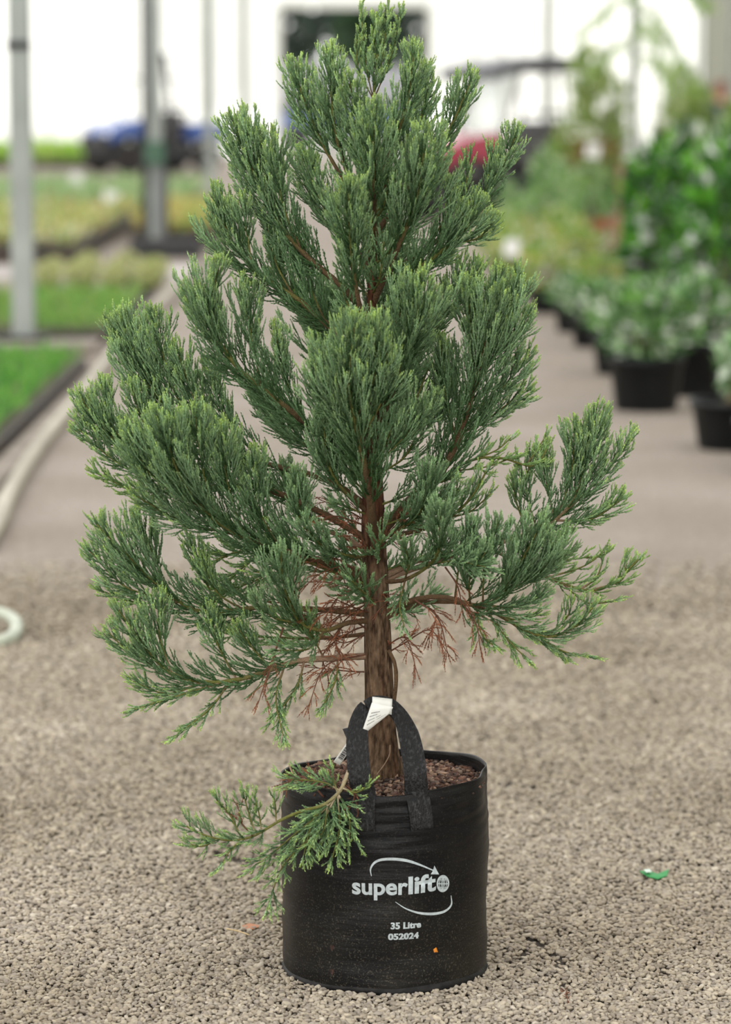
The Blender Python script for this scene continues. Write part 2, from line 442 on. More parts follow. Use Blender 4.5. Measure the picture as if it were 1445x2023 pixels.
def wood_tube(axis, r0, r1, c0, c1, n=8, green_from=0.5, lump=0.06, rg=rng):
    m = len(axis); tang = nrm(np.gradient(axis, axis=0)); V = []; Cc = []
    ref = np.array([0.3, -0.9, 0.31]); u = nrm(np.cross(tang, ref)); v = np.cross(tang, u)
    t = np.linspace(0, 1, m)
    rr = r0 + (r1 - r0) * t ** 0.85
    g = np.clip((t - green_from) / 0.25, 0, 1)[:, None]
    col = c0 * (1 - g) + c1 * g
    for k in range(n):
        a = 2 * math.pi * k / n
        lr = (rr * (1 + lump * rg.normal(size=m)))[:, None]
        V.append(axis + lr * (u * math.cos(a) + v * math.sin(a))); Cc.append(col * (1 + 0.12 * rg.normal(size=(m, 1))).clip(.6, 1.4))
    T = []; i = np.arange(m - 1)
    for k in range(n):
        A = i + k * m; B = i + ((k + 1) % n) * m
        T.append(np.stack([A, B, B + 1], 1)); T.append(np.stack([A, B + 1, A + 1], 1))
    V = np.vstack(V); Cc = np.vstack(Cc); T = np.vstack(T)
    e = len(V); V = np.vstack([V, axis[-1:], axis[:1]]); Cc = np.vstack([Cc, Cc[-1:], Cc[:1]])
    T = np.vstack([T, [[k * m + m - 1, ((k + 1) % n) * m + m - 1, e] for k in range(n)], [[((k + 1) % n) * m, k * m, e + 1] for k in range(n)]])
    return V, T, Cc.clip(0, 1)
def join_geo(gs):
    V = []; T = []; Cc = []; b = 0
    for v, t, c in gs: V.append(v); T.append(t + b); Cc.append(c); b += len(v)
    return np.vstack(V), np.vstack(T), np.vstack(Cc)

tree = thing('potted_conifer', 'young blue-green conifer with upswept sprays growing in a printed black bag on the gravel', 'potted tree')
TR_PX = [(757, 1530), (752, 1440), (749, 1330), (746, 1230), (742, 1130), (738, 1030), (737, 930), (735, 800), (735, 640), (737, 460), (738, 310), (738, 195)]
TR_R = [0.0325, 0.0285, 0.025, 0.0232, 0.0225, 0.0205, 0.0165, 0.0125, 0.0095, 0.007, 0.0048, 0.0032]
tr_pts = np.array([P(x, y, 0.0) for x, y in TR_PX])
def build_trunk():
    ax = catmull(tr_pts, 0.006); m = len(ax); n = 40
    zz = ax[:, 2]; rr = np.interp(zz, tr_pts[:, 2], TR_R)
    bark = np.array(srgb(112, 84, 64)); red = np.array(srgb(104, 68, 50)); gray = np.array(srgb(124, 106, 86)); green = np.array(srgb(96, 92, 50))
    V = []; Cc = []
    for k in range(n):
        a = 2 * math.pi * k / n
        lr = np.empty(m); cc = np.empty((m, 3))
        for i in range(m):
            z = zz[i]
            f = mnoise.noise(Vector((math.cos(a) * 2.6, math.sin(a) * 2.6, z * 7.0))) * 0.6 + mnoise.noise(Vector((math.cos(a) * 7, math.sin(a) * 7, z * 14 + 5))) * 0.45
            h = mnoise.noise(Vector((math.cos(a) * 3, math.sin(a) * 3, z * 30 + 9)))
            base = 1 + 0.3 * max(0, 1 - (z - zz[0]) / 0.05) ** 2 * (0.5 + 0.5 * math.sin(3 * a + 1))
            lr[i] = rr[i] * base * (1 + 0.10 * f + 0.03 * h)
            w = min(1, max(0, 0.5 + f * 0.9)); w2 = min(1, max(0, (z - 0.72) / 0.12))
            c = bark * (1 - w) * 0.62 + gray * w
            c = c * (1 - w2) + red * (0.75 + 0.5 * w) * w2
            w3 = min(1, max(0, (z - 1.25) / 0.15)); c = c * (1 - w3) + green * w3
            cc[i] = c * (1 + 0.25 * h)
        V.append(ax + lr[:, None] * np.array([math.cos(a), math.sin(a), 0])); Cc.append(cc)
    T = []; i = np.arange(m - 1)
    for k in range(n):
        A = i + k * m; B = i + ((k + 1) % n) * m
        T.append(np.stack([A, B, B + 1], 1)); T.append(np.stack([A, B + 1, A + 1], 1))
    V = np.vstack(V); e = len(V); V = np.vstack([V, ax[-1:]]); Cc = np.vstack(Cc + [Cc[-1][-1:]])
    T = np.vstack(T + [np.array([[k * m + m - 1, ((k + 1) % n) * m + m - 1, e] for k in range(n)])])
    return link('trunk', tri_mesh('trunk', V, T, Cc.clip(0, 1), smooth=True), M_bark, tree)
build_trunk()

WOOD_BR = np.array(srgb(98, 74, 48)); WOOD_OL = np.array(srgb(112, 112, 52)); WOOD_PALE = np.array(srgb(150, 122, 98))
BR = []
def branch(pts, dy, r=0.0055, t0=0.35, hw=55, wood=WOOD_BR, gf=0.35, sub=(), y0=0.0, dpow=1.0, dl=None, **kw):
    """pts: pixels from the trunk outward; dy: how far the tip stands behind (+) or before (-) the trunk"""
    n = len(pts); d = np.concatenate([[0], np.cumsum([math.dist(pts[i], pts[i + 1]) for i in range(n - 1)])]); d /= d[-1]
    yl = dl or [y0 + dy * f ** dpow for f in d]          # how far each point stands before or behind the trunk
    p3 = [P(x, y, q) for (x, y), q in zip(pts, yl)]
    BR.append((p3, r, t0, hw, wood, gf, sub, kw, (pts, yl)))

# --- the top
branch([(738, 260), (738, 200), (744, 130), (752, 40)], -0.01, 0.003, 0.36, 26, gf=0.0, gap=0.010, spread=24, up=0.8, tw=0.026, thick=1.45, end=0.7, tgap=0.010,
       sub=[([(738, 200), (724, 130), (714, 26)], 0.0, dict(hw=11, t0=0.2, gap=.0075, tw=.02, spread=26)), ([(740, 195), (770, 120), (793, 26)], 0.01, dict(hw=11, t0=0.2, gap=.0075, tw=.02, spread=26)),
            ([(739, 200), (708, 130), (706, 75)], -0.01, dict(hw=10, t0=0.2, gap=.008, tw=.018, spread=26)), ([(741, 190), (757, 110), (766, 22)], -0.01, dict(hw=11, t0=0.2, gap=.0075, tw=.02, spread=26)), ([(740, 200), (738, 120), (738, 45)], 0.01, dict(hw=10, t0=0.25, gap=.008, tw=.018, spread=24))])
branch([(738, 430), (690, 370), (625, 260), (580, 135)], 0.02, 0.005, 0.42, 40)
branch([(738, 420), (690, 350), (660, 240), (654, 105)], -0.03, 0.005, 0.36, 42)
branch([(738, 400), (715, 300), (692, 160)], -0.07, 0.0045, 0.3, 34)
branch([(737, 450), (738, 350), (737, 215)], -0.12, 0.005, 0.25, 50, dpow=0.5)
branch([(738, 380), (780, 280), (808, 190), (818, 105)], -0.03, 0.005, 0.3, 44)
branch([(738, 400), (800, 300), (835, 220), (845, 145)], 0.03, 0.0045, 0.35, 32)
branch([(738, 470), (800, 380), (880, 270), (932, 160)], 0.08, 0.0055, 0.5, 38, inner=.3)
branch([(737, 560), (830, 500), (930, 420), (985, 345), (1020, 265)], 0.12, 0.0065, 0.68, 33, inner=.35,
       sub=[([(890, 455), (915, 400), (927, 315)], 0.06, dict(hw=20, t0=0.3)), ([(935, 418), (965, 360), (972, 300)], 0.1, dict(hw=20, t0=0.3)), ([(850, 490), (885, 420), (893, 365)], 0.02, dict(hw=18, t0=.3))])
branch([(737, 600), (790, 480), (828, 380), (840, 268)], -0.13, 0.0065, 0.32, 64)
branch([(736, 640), (680, 570), (600, 500), (530, 405), (460, 235)], 0.05, 0.0075, 0.42, 58, inner=.25,
       sub=[([(600, 495), (560, 400), (540, 268)], -0.02, dict(hw=36, t0=.35)), ([(560, 450), (520, 350), (490, 260)], 0.05, dict(hw=36, t0=.35))])
branch([(737, 540), (680, 460), (630, 390), (597, 305)], 0.14, 0.006, 0.38, 46, inner=.2)
branch([(736, 690), (710, 600), (695, 500), (688, 365)], -0.17, 0.006, 0.36, 48)
# --- the middle
branch([(736, 800), (690, 690), (600, 600), (510, 540), (455, 470), (428, 385)], 0.02, 0.0085, 0.62, 58, inner=.25,
       sub=[([(580, 590), (545, 520), (524, 425)], 0.04, dict(hw=22, t0=.35)), ([(640, 640), (610, 560), (590, 480)], 0.08, dict(hw=32, t0=.35)), ([(500, 530), (490, 470), (478, 400)], 0.0, dict(hw=34, t0=.3))])
branch([(736, 950), (650, 870), (545, 790), (465, 720), (415, 630), (432, 528)], -0.08, 0.0095, 0.62, 64, inner=.2, wood=WOOD_BR,
       sub=[([(470, 720), (420, 650), (385, 585)], -0.06, dict(hw=40, t0=.3)), ([(520, 770), (500, 680), (480, 560)], -0.03, dict(hw=40, t0=.3)),
            ([(600, 830), (560, 740), (545, 660)], -0.02, dict(hw=34, t0=.3))])
branch([(736, 770), (670, 700), (620, 640), (560, 560), (545, 470)], 0.13, 0.007, 0.4, 36, inner=.2)
branch([(736, 690), (800, 560), (880, 490), (920, 450), (950, 402)], -0.02, 0.008, 0.62, 54, inner=.3, wood=WOOD_OL,
       sub=[([(860, 510), (900, 470), (915, 420)], -0.03, dict(hw=40, t0=.25)), ([(890, 480), (945, 470), (972, 440)], 0.0, dict(hw=38, t0=.2)), ([(800, 560), (830, 520), (880, 520)], 0.05, dict(hw=30, t0=.3))])
branch([(736, 830), (800, 720), (880, 620), (930, 560), (945, 530)], 0.09, 0.0075, 0.4, 42, inner=.2)
branch([(737, 870), (780, 760), (815, 670), (832, 550)], -0.15, 0.0075, 0.4, 60, inner=.2)
branch([(742, 1060), (800, 1000), (870, 935), (915, 840), (945, 730), (985, 545)], -0.06, 0.0115, 0.55, 72, inner=.22, gf=0.8,
       sub=[([(935, 770), (990, 690), (1045, 620)], -0.03, dict(hw=44, t0=.3)), ([(920, 820), (990, 770), (1048, 700)], 0.0, dict(hw=36, t0=.3, up=.5)), ([(905, 860), (960, 830), (1040, 770)], 0.03, dict(hw=30, t0=.2, up=.35)),
            ([(900, 870), (880, 780), (872, 680)], 0.02, dict(hw=34, t0=.3)), ([(940, 740), (930, 650), (925, 560)], -0.08, dict(hw=44, t0=.3)), ([(955, 700), (1010, 600), (1020, 545)], -0.02, dict(hw=36, t0=.3))])
branch([(740, 1070), (728, 960), (705, 850), (690, 760), (702, 638)], -0.24, 0.0095, 0.4, 76, inner=.2, dpow=0.7,
       sub=[([(710, 880), (755, 790), (765, 690)], -0.2, dict(hw=50, t0=.3)), ([(708, 870), (645, 800), (625, 720)], -0.19, dict(hw=50, t0=.3)), ([(700, 830), (740, 740), (740, 640)], -0.22, dict(hw=44, t0=.3)), ([(720, 930), (800, 860), (855, 790)], -0.16, dict(hw=46, t0=.25, tipy=.6))])
branch([(738, 1010), (650, 950), (540, 920), (430, 890), (330, 810), (240, 625)], 0.13, 0.0072, 0.62, 64, inner=.3,
       sub=[([(400, 870), (340, 760), (305, 622)], 0.1, dict(hw=34, t0=.35)), ([(450, 895), (390, 800), (350, 690)], 0.08, dict(hw=38, t0=.3)), ([(330, 810), (270, 730), (215, 640)], 0.14, dict(hw=30, t0=.3)), ([(520, 915), (450, 830), (408, 730)], 0.1, dict(hw=36, t0=.3))])
branch([(740, 1075), (630, 1010), (500, 960), (370, 960), (270, 900), (200, 845), (160, 785)], 0.06, 0.0072, 0.66, 44, inner=.25, up=.75,
       sub=[([(300, 930), (225, 850), (205, 765)], 0.05, dict(hw=30, t0=.3)), ([(350, 960), (240, 920), (155, 848)], 0.03, dict(hw=18, t0=.3, up=.35)), ([(380, 975), (280, 975), (190, 935)], 0.02, dict(hw=16, t0=.3, up=.2, lime=.4)),
            ([(340, 950), (290, 850), (262, 770)], 0.05, dict(hw=34, t0=.3))])
branch([(742, 1150), (640, 1110), (520, 1075), (430, 1030), (360, 950), (312, 815)], -0.17, 0.0078, 0.52, 80, inner=.22, gf=.35,
       sub=[([(430, 1025), (400, 920), (385, 815)], -0.16, dict(hw=50, t0=.3)), ([(480, 1060), (450, 960), (440, 850)], -0.14, dict(hw=48, t0=.3)), ([(400, 1000), (300, 940), (250, 850)], -0.13, dict(hw=46, t0=.25)),
            ([(480, 1060), (360, 1030), (270, 980)], -0.1, dict(hw=30, t0=.2, up=.3)), ([(560, 1085), (510, 1000), (500, 900)], -0.1, dict(hw=42, t0=.25)), ([(600, 1100), (590, 1020), (585, 940)], -0.08, dict(hw=38, t0=.25, tipy=.4))])
# --- the lower branches
branch([(745, 1215), (640, 1205), (520, 1200), (400, 1208), (330, 1170), (265, 1110), (190, 1035)], -0.02, 0.0062, 0.66, 54, inner=.3, up=.7, gf=.3, gap=.0062, tgap=.0125,
       sub=[([(330, 1170), (300, 1090), (275, 1020)], 0.0, dict(hw=40, t0=.3)), ([(350, 1185), (250, 1160), (178, 1090)], 0.0, dict(hw=26, t0=.25, up=.4)), ([(430, 1205), (395, 1120), (375, 1070)], 0.02, dict(hw=32, t0=.3)),
            ([(480, 1202), (430, 1170), (400, 1110)], -0.03, dict(hw=28, t0=.3, lime=.15)), ([(360, 1190), (270, 1190), (195, 1165)], 0.03, dict(hw=18, t0=.2, up=.2, lime=.2))])
branch([(746, 1295), (660, 1300), (580, 1308), (500, 1335), (420, 1348), (340, 1330), (280, 1270), (235, 1205)], -0.08, 0.007, 0.7, 44, inner=.25, up=.65, gf=.25, gap=.0066, tgap=.0125, wood=WOOD_PALE,
       sub=[([(340, 1330), (315, 1250), (320, 1180)], -0.08, dict(hw=36, t0=.25)), ([(350, 1335), (270, 1300), (215, 1250)], -0.06, dict(hw=26, t0=.25, up=.3)), ([(400, 1345), (330, 1370), (260, 1345)], -0.06, dict(hw=20, t0=.2, up=.1)),
            ([(470, 1340), (430, 1270), (420, 1210)], -0.05, dict(hw=30, t0=.25)), ([(440, 1346), (350, 1375), (265, 1402)], -0.1, dict(hw=15, t0=.15, up=-.1, flat=True, gap=.009, flare=.3, tgap=.013)),
            ([(455, 1346), (415, 1400), (345, 1456)], -0.12, dict(hw=17, t0=.15, up=-.25, flat=True, gap=.009, flare=.3, tgap=.013)), ([(560, 1315), (545, 1380), (560, 1455)], -0.12, dict(hw=15, t0=.15, up=-.3, flat=True, gap=.009, flare=.3)),
            ([(600, 1305), (585, 1360), (540, 1420)], -0.05, dict(hw=17, t0=.15, up=-.3, flat=True, gap=.009, flare=.3)), ([(670, 1295), (665, 1340), (640, 1395)], -0.06, dict(hw=13, t0=.15, up=-.4, flat=True, gap=.009, flare=.3)),
            ([(640, 1300), (610, 1250), (560, 1225)], -0.1, dict(hw=32, t0=.2, lime=.2)), ([(540, 1320), (500, 1280), (470, 1240)], -0.06, dict(hw=32, t0=.2))])
branch([(744, 1160), (670, 1130), (600, 1105), (540, 1085), (470, 1090), (400, 1120)], 0.1, 0.0065, 0.4, 34, up=.7, gf=.25, lime=.2, gap=.008, tgap=.015,
       sub=[([(560, 1090), (520, 1140), (440, 1170)], 0.1, dict(hw=28, t0=.2, lime=.4, up=.3)), ([(520, 1086), (470, 1130), (420, 1180)], 0.12, dict(hw=26, t0=.2, lime=.4, up=.4))])
branch([(745, 1225), (690, 1230), (640, 1245), (590, 1225), (560, 1150), (555, 1090)], -0.19, 0.0055, 0.42, 46, gf=.2, thick=.9, gap=.008, tgap=.0145, tipy=.25,
       sub=[([(600, 1230), (580, 1160), (590, 1100)], -0.17, dict(hw=34, t0=.2, tipy=.2)), ([(640, 1240), (610, 1280), (540, 1285)], -0.17, dict(hw=26, t0=.15, up=-.1, flare=.28)), ([(600, 1235), (540, 1220), (505, 1180)], -0.19, dict(hw=30, t0=.2))])
branch([(744, 1140), (700, 1125), (640, 1120), (590, 1100), (500, 1085)], -0.06, 0.006, 0.45, 40, up=.6, gf=.3, gap=.008, tgap=.014, wood=WOOD_PALE,
       sub=[([(600, 1105), (560, 1130), (500, 1130)], -0.07, dict(hw=28, t0=.2, up=.3))])
branch([(742, 1110), (690, 1065), (640, 1045), (590, 1000), (560, 930)], 0.06, 0.0065, 0.5, 40, wood=WOOD_PALE, tipy=.4)
branch([(744, 1250), (650, 1260), (560, 1260), (480, 1255), (410, 1245)], 0.12, 0.004, 0.25, 30, up=.3, lime=.45, gap=.013, flare=.25)
branch([(748, 1145), (830, 1105), (920, 1088), (1010, 1065), (1095, 1030), (1145, 960), (1178, 810)], 0.05, 0.0068, 0.66, 50, inner=.45, wood=WOOD_PALE, gf=.55,
       sub=[([(1100, 1025), (1130, 930), (1135, 840)], 0.05, dict(hw=34, t0=.3)), ([(1110, 1015), (1185, 945), (1245, 865)], 0.05, dict(hw=26, t0=.25, up=.4)), ([(1095, 1030), (1080, 950), (1075, 900)], 0.06, dict(hw=30, t0=.3)),
            ([(1100, 1028), (1170, 1025), (1230, 985)], 0.05, dict(hw=24, t0=.2, up=.35, lime=.15)), ([(1040, 1050), (1020, 990), (1015, 945)], 0.06, dict(hw=24, t0=.3)), ([(1060, 1045), (1040, 970), (1050, 900)], 0.08, dict(hw=22, t0=.3))])
branch([(748, 1215), (820, 1185), (880, 1180), (940, 1195), (985, 1180), (1030, 1110), (1070, 1035)], -0.17, 0.006, 0.6, 62, inner=.4, gf=.4, tipy=.35,
       sub=[([(960, 1195), (960, 1110), (985, 1030)], -0.16, dict(hw=46, t0=.25, tipy=.2)), ([(990, 1175), (1070, 1130), (1090, 1070)], -0.15, dict(hw=44, t0=.25, tipy=.25)), ([(1000, 1160), (1090, 1110), (1120, 1060)], -0.08, dict(hw=34, t0=.3, lime=.25)),
            ([(900, 1185), (910, 1110), (935, 1040)], -0.14, dict(hw=32, t0=.3, tipy=.15)), ([(960, 1200), (1020, 1200), (1075, 1170)], -0.12, dict(hw=22, t0=.2, up=.2)), ([(930, 1195), (930, 1140), (960, 1090)], -0.18, dict(hw=34, t0=.2, tipy=.2))])
branch([(748, 1150), (860, 1110), (960, 1085), (1060, 1132), (1160, 1166), (1215, 1150), (1262, 1105)], 0.08, 0.005, 0.62, 22, up=.55, gf=.5, lime=.35, gap=.013, wood=WOOD_PALE,
       sub=[([(1080, 1140), (1150, 1120), (1195, 1090)], 0.1, dict(hw=14, t0=.25, gap=.014, lime=.3, up=.2)), ([(1110, 1152), (1160, 1190), (1215, 1188)], 0.06, dict(hw=12, t0=.2, gap=.014, up=0, lime=.3)),
            ([(1040, 1120), (1090, 1110), (1170, 1100)], 0.1, dict(hw=16, t0=.2, gap=.013, lime=.5, up=.2)), ([(1150, 1165), (1180, 1140), (1195, 1095)], 0.1, dict(hw=12, t0=.25, gap=.013, lime=.3)), ([(1170, 1166), (1230, 1145), (1235, 1105)], 0.08, dict(hw=14, t0=.2, gap=.012, lime=.2))])
branch([(748, 1225), (850, 1190), (950, 1200), (1030, 1240), (1085, 1258), (1140, 1235), (1172, 1200)], -0.1, 0.005, 0.62, 28, up=.45, gf=.45, gap=.009,
       sub=[([(1080, 1256), (1120, 1220), (1130, 1195)], -0.1, dict(hw=20, t0=.2)), ([(1050, 1248), (1110, 1285), (1168, 1298)], -0.08, dict(hw=13, t0=.15, up=-.2, flat=True, gap=.009, flare=.3)), ([(1000, 1225), (1070, 1270), (1120, 1302)], -0.06, dict(hw=13, t0=.15, up=-.25, flat=True, gap=.009, flare=.3)),
            ([(960, 1205), (1000, 1260), (1040, 1300)], -0.1, dict(hw=15, t0=.15, up=-.3, flat=True, gap=.009, flare=.3, lime=.2)), ([(940, 1200), (950, 1250), (975, 1275)], -0.12, dict(hw=15, t0=.1, up=-.3, flat=True, gap=.009, flare=.3, lime=.2)), ([(980, 1215), (1020, 1225), (1065, 1215)], -0.05, dict(hw=18, t0=.15, up=.1, lime=.3))])
branch([(744, 1040), (800, 1000), (860, 955), (930, 910), (990, 905), (1055, 920), (1085, 880)], 0.04, 0.004, 0.55, 18, up=.55, gf=.35, lime=.5, gap=.012,
       sub=[([(900, 940), (960, 925), (1010, 905)], 0.05, dict(hw=12, t0=.2, lime=.5, gap=.012, up=.15)), ([(930, 910), (980, 890), (1010, 865)], 0.05, dict(hw=14, t0=.2, lime=.5, gap=.012)), ([(1040, 916), (1060, 890), (1080, 860)], 0.05, dict(hw=10, t0=.3, lime=.4))])
branch([(745, 1060), (820, 1050), (880, 1028), (930, 985), (962, 930)], -0.08, 0.0045, 0.5, 26, up=.7, gf=.3, gap=.012, thick=.95,
       sub=[([(890, 1020), (930, 1010), (970, 975)], -0.08, dict(hw=16, t0=.2, gap=.012, up=.4)), ([(870, 1032), (895, 990), (905, 955)], -0.08, dict(hw=16, t0=.2, gap=.012))])
branch([(748, 1150), (800, 1145), (850, 1115), (868, 1080), (870, 1010)], -0.19, 0.0045, 0.45, 36, gf=.2, tipy=.2,
       sub=[([(850, 1120), (900, 1110), (960, 1120)], -0.18, dict(hw=28, t0=.15, up=.1)), ([(800, 1145), (808, 1110), (800, 1080)], -0.18, dict(hw=18, t0=.2)), ([(800, 1150), (790, 1200), (800, 1240)], -0.16, dict(hw=14, t0=.1, up=-.3, flat=True, gap=.009, flare=.3))])
branch([(742, 1090), (700, 1100), (640, 1080), (600, 1040)], -0.14, 0.004, 0.2, 30, up=.5, gf=.1, tipy=.15, flare=.25)
branch([(742, 1060), (780, 1050), (830, 1010), (850, 930)], -0.12, 0.005, 0.2, 42, gf=.2, tipy=.2)
branch([(740, 1020), (690, 980), (650, 920), (640, 830)], -0.1, 0.005, 0.3, 44, gf=.2, tipy=.25)
branch([(738, 900), (800, 850), (860, 800), (880, 700)], 0.08, 0.006, 0.3, 46, gf=.3, tipy=.3)
branch([(738, 960), (640, 900), (560, 850), (500, 760)], 0.12, 0.006, 0.35, 42, gf=.3, tipy=.3)
# --- growing straight back, seen between the others
branch([(737, 560), (730, 470), (735, 330)], 0.2, 0.006, 0.3, 50, tipy=.5, dpow=.6)
branch([(737, 760), (770, 660), (775, 500)], 0.24, 0.007, 0.35, 60, tipy=.5, dpow=.6)
branch([(737, 800), (650, 720), (640, 560)], 0.22, 0.007, 0.4, 56, tipy=.5, dpow=.6)
branch([(738, 960), (760, 860), (765, 740)], 0.28, 0.008, 0.4, 60, tipy=.5, dpow=.6)
# --- the shoot that comes out of the soil and lies over the rim
branch([(722, 1475), (703, 1502), (686, 1530), (672, 1562), (640, 1590), (595, 1603), (552, 1622), (500, 1652), (452, 1660), (405, 1650), (368, 1632)], 0, 0.0042, 0.62, 17, dl=[-.125, -.15, -.185, -.21, -.215, -.215, -.215, -.215, -.215, -.215, -.215], gf=.16, wood=np.array(srgb(186, 168, 140)), gap=.0075, up=.35, thick=.85, flare=.34, spread=50, tgap=.0095,
       sub=[([(668, 1566), (640, 1600), (580, 1650), (530, 1692), (500, 1712)], -0.222, dict(hw=17, t0=.1, up=-.15, flare=.32)), ([(668, 1566), (625, 1640), (560, 1710), (528, 1795)], -0.222, dict(hw=15, t0=.12, up=-.25, flare=.32, gap=.01)),
            ([(672, 1560), (640, 1545), (568, 1538)], -0.222, dict(hw=19, t0=.1, up=.1, flare=.32)), ([(676, 1555), (705, 1565), (732, 1548)], -0.222, dict(hw=8, t0=.15, up=.1, flare=.32)),
            ([(665, 1570), (670, 1640), (655, 1702)], -0.222, dict(hw=18, t0=.05, up=-.3, flare=.32)), ([(668, 1566), (690, 1610), (690, 1672)], -0.222, dict(hw=17, t0=.1, up=-.35, flare=.32)),
            ([(655, 1580), (620, 1620), (600, 1690)], -0.222, dict(hw=17, t0=.1, up=-.2, flare=.32)), ([(650, 1585), (640, 1640), (620, 1660)], -0.222, dict(hw=24, t0=.0, up=.0, flare=.32)), ([(668, 1566), (660, 1540), (655, 1515)], -0.222, dict(hw=10, t0=.2, flare=.32)),
            ([(480, 1655), (455, 1610), (428, 1580)], -0.23, dict(hw=12, t0=.2, up=.3, flare=.3)), ([(505, 1650), (490, 1600), (480, 1565)], -0.23, dict(hw=12, t0=.2, up=.6, flare=.3)), ([(520, 1643), (512, 1605), (505, 1585)], -0.23, dict(hw=12, t0=.2, up=.6, flare=.3)),
            ([(480, 1655), (455, 1680), (440, 1705)], -0.23, dict(hw=11, t0=.2, up=-.2, flare=.3)), ([(545, 1625), (545, 1600), (543, 1578)], -0.23, dict(hw=10, t0=.2, up=.6, flare=.3)), ([(430, 1656), (400, 1672), (378, 1668)], -0.23, dict(hw=13, t0=.1, up=.0, flare=.3))])

# short shoots straight from the trunk, filling the middle
rs = np.random.default_rng(51)
for k in range(52):
    zt = 0.64 + 0.84 * (k + rs.random()) / 52; az = k * 2.4 + rs.normal() * .3; ln = rs.uniform(.06, .13) * (1.1 - 0.4 * (zt - .64) / .84)
    low_ = zt < 0.86; lift_ = (0.2, 0.45) if low_ else (0.3, 0.95)
    x0 = np.interp(zt, tr_pts[:, 2], tr_pts[:, 0]); rt = np.interp(zt, tr_pts[:, 2], TR_R) * 0.8
    dv = np.array([math.cos(az), math.sin(az), 0])
    p3 = [np.array([x0, 0, zt]) + dv * rt, np.array([x0, 0, zt]) + dv * (rt + ln * .5) + UP * ln * lift_[0], np.array([x0, 0, zt]) + dv * (rt + ln * (1.1 if low_ else .8)) + UP * ln * lift_[1]]
    BR.append((p3, 0.0020, 0.12, rs.uniform(22, 34), WOOD_OL, 0.1, (), dict(tipy=0.12, spread=46, gap=0.0085 if low_ else 0.0068, up=.25 if low_ else .7, flare=.22 if low_ else .12, lime=.08), None))
n_tri = 0
def interp_y(meta, q):
    pts, yl = meta
    j = min(range(len(pts)), key=lambda i: math.dist(pts[i], q))
    return yl[j]
for bi, (p3, r, t0, hw, wood, gf, sub, kw, meta) in enumerate(BR):
    rg = np.random.default_rng(100 + bi)
    ax = catmull(p3, 0.006)
    geos = [wood_tube(ax, r, 0.0016, wood, WOOD_OL, green_from=gf, rg=rg)]
    kw = dict(kw)
    sets = [spray(ax, rg, t0=t0, hw=hw / 1090.0, **kw)]
    for spts, sdy, skw in sub:
        ya = interp_y(meta, spts[0]); k = len(spts)
        sp = catmull([P(x, y, ya + (sdy - ya if i else 0) * (i / (k - 1))) for i, (x, y) in enumerate(spts)], 0.006)
        # root the side shoot on its branch
        j = np.argmin(np.linalg.norm(ax - sp[0], axis=1)); off = ax[j] - sp[0]
        w = np.linspace(1, 0, len(sp))[:, None] ** 2; sp = sp + off * w
        q = dict(kw); q.pop('inner', None); q.update(skw); h = q.pop('hw'); tt = q.pop('t0')
        geos.append(wood_tube(sp, min(r * 0.42, 0.0022), 0.0011, wood, WOOD_OL, green_from=0.05, n=6, rg=rg))
        sets.append(spray(sp, rg, t0=tt, hw=h / 1090.0, **q))
    b = link('branch', tri_mesh('branch', *join_geo(geos), smooth=True), M_wood, tree)
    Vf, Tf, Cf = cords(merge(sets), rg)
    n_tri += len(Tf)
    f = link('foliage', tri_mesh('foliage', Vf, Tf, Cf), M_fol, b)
    f['kind'] = 'stuff'
print('foliage triangles', n_tri)

# dead brown twigs round the lower trunk
DEADS = [([(745, 1290), (690, 1300), (640, 1320), (610, 1395)], -0.06), ([(745, 1328), (690, 1326), (610, 1318)], 0.02), ([(744, 1230), (690, 1250), (640, 1290), (650, 1345)], 0.04), ([(742, 1150), (700, 1190), (650, 1230), (610, 1240)], 0.08),
         ([(742, 1090), (690, 1080), (640, 1100), (590, 1120)], -0.07), ([(742, 1120), (700, 1150), (660, 1190), (640, 1230)], -0.1), ([(742, 1040), (690, 1010), (640, 990)], 0.06), ([(748, 1300), (800, 1270), (850, 1245), (885, 1290)], -0.05),
         ([(748, 1290), (800, 1260), (825, 1330)], -0.08), ([(820, 1185), (865, 1220), (885, 1290)], -0.12), ([(750, 1200), (800, 1190), (860, 1210), (845, 1265)], 0.05), ([(905, 1180), (940, 1230), (950, 1285)], -0.12),
         ([(745, 1060), (790, 1065), (830, 1050)], 0.05), ([(745, 1075), (780, 1040), (800, 1020)], -0.06), ([(744, 1200), (690, 1160), (640, 1150), (590, 1150)], 0.11), ([(744, 1260), (700, 1230), (660, 1260), (690, 1310)], -0.07),
         ([(744, 1110), (720, 1070), (690, 1040)], -0.1), ([(744, 1170), (770, 1180), (745, 1210)], -0.07), ([(560, 1240), (540, 1300), (510, 1390)], -0.1), ([(880, 1120), (905, 1160), (915, 1215)], -0.12), ([(720, 1190), (660, 1205), (600, 1215), (560, 1180)], -0.11),
         ([(745, 1150), (690, 1120), (640, 1130), (600, 1160)], -0.12), ([(676, 1545), (700, 1570), (690, 1600)], -0.19), ([(500, 1652), (474, 1620), (478, 1590)], -0.22), ([(640, 1575), (600, 1535), (560, 1548)], -0.15), ([(742, 1050), (700, 1030), (650, 1020), (620, 1050)], -0.08),
         ([(744, 1240), (680, 1270), (640, 1240)], -0.02), ([(744, 1180), (700, 1210), (670, 1240), (665, 1280)], 0.03), ([(744, 1215), (700, 1200), (655, 1180)], -0.09)]
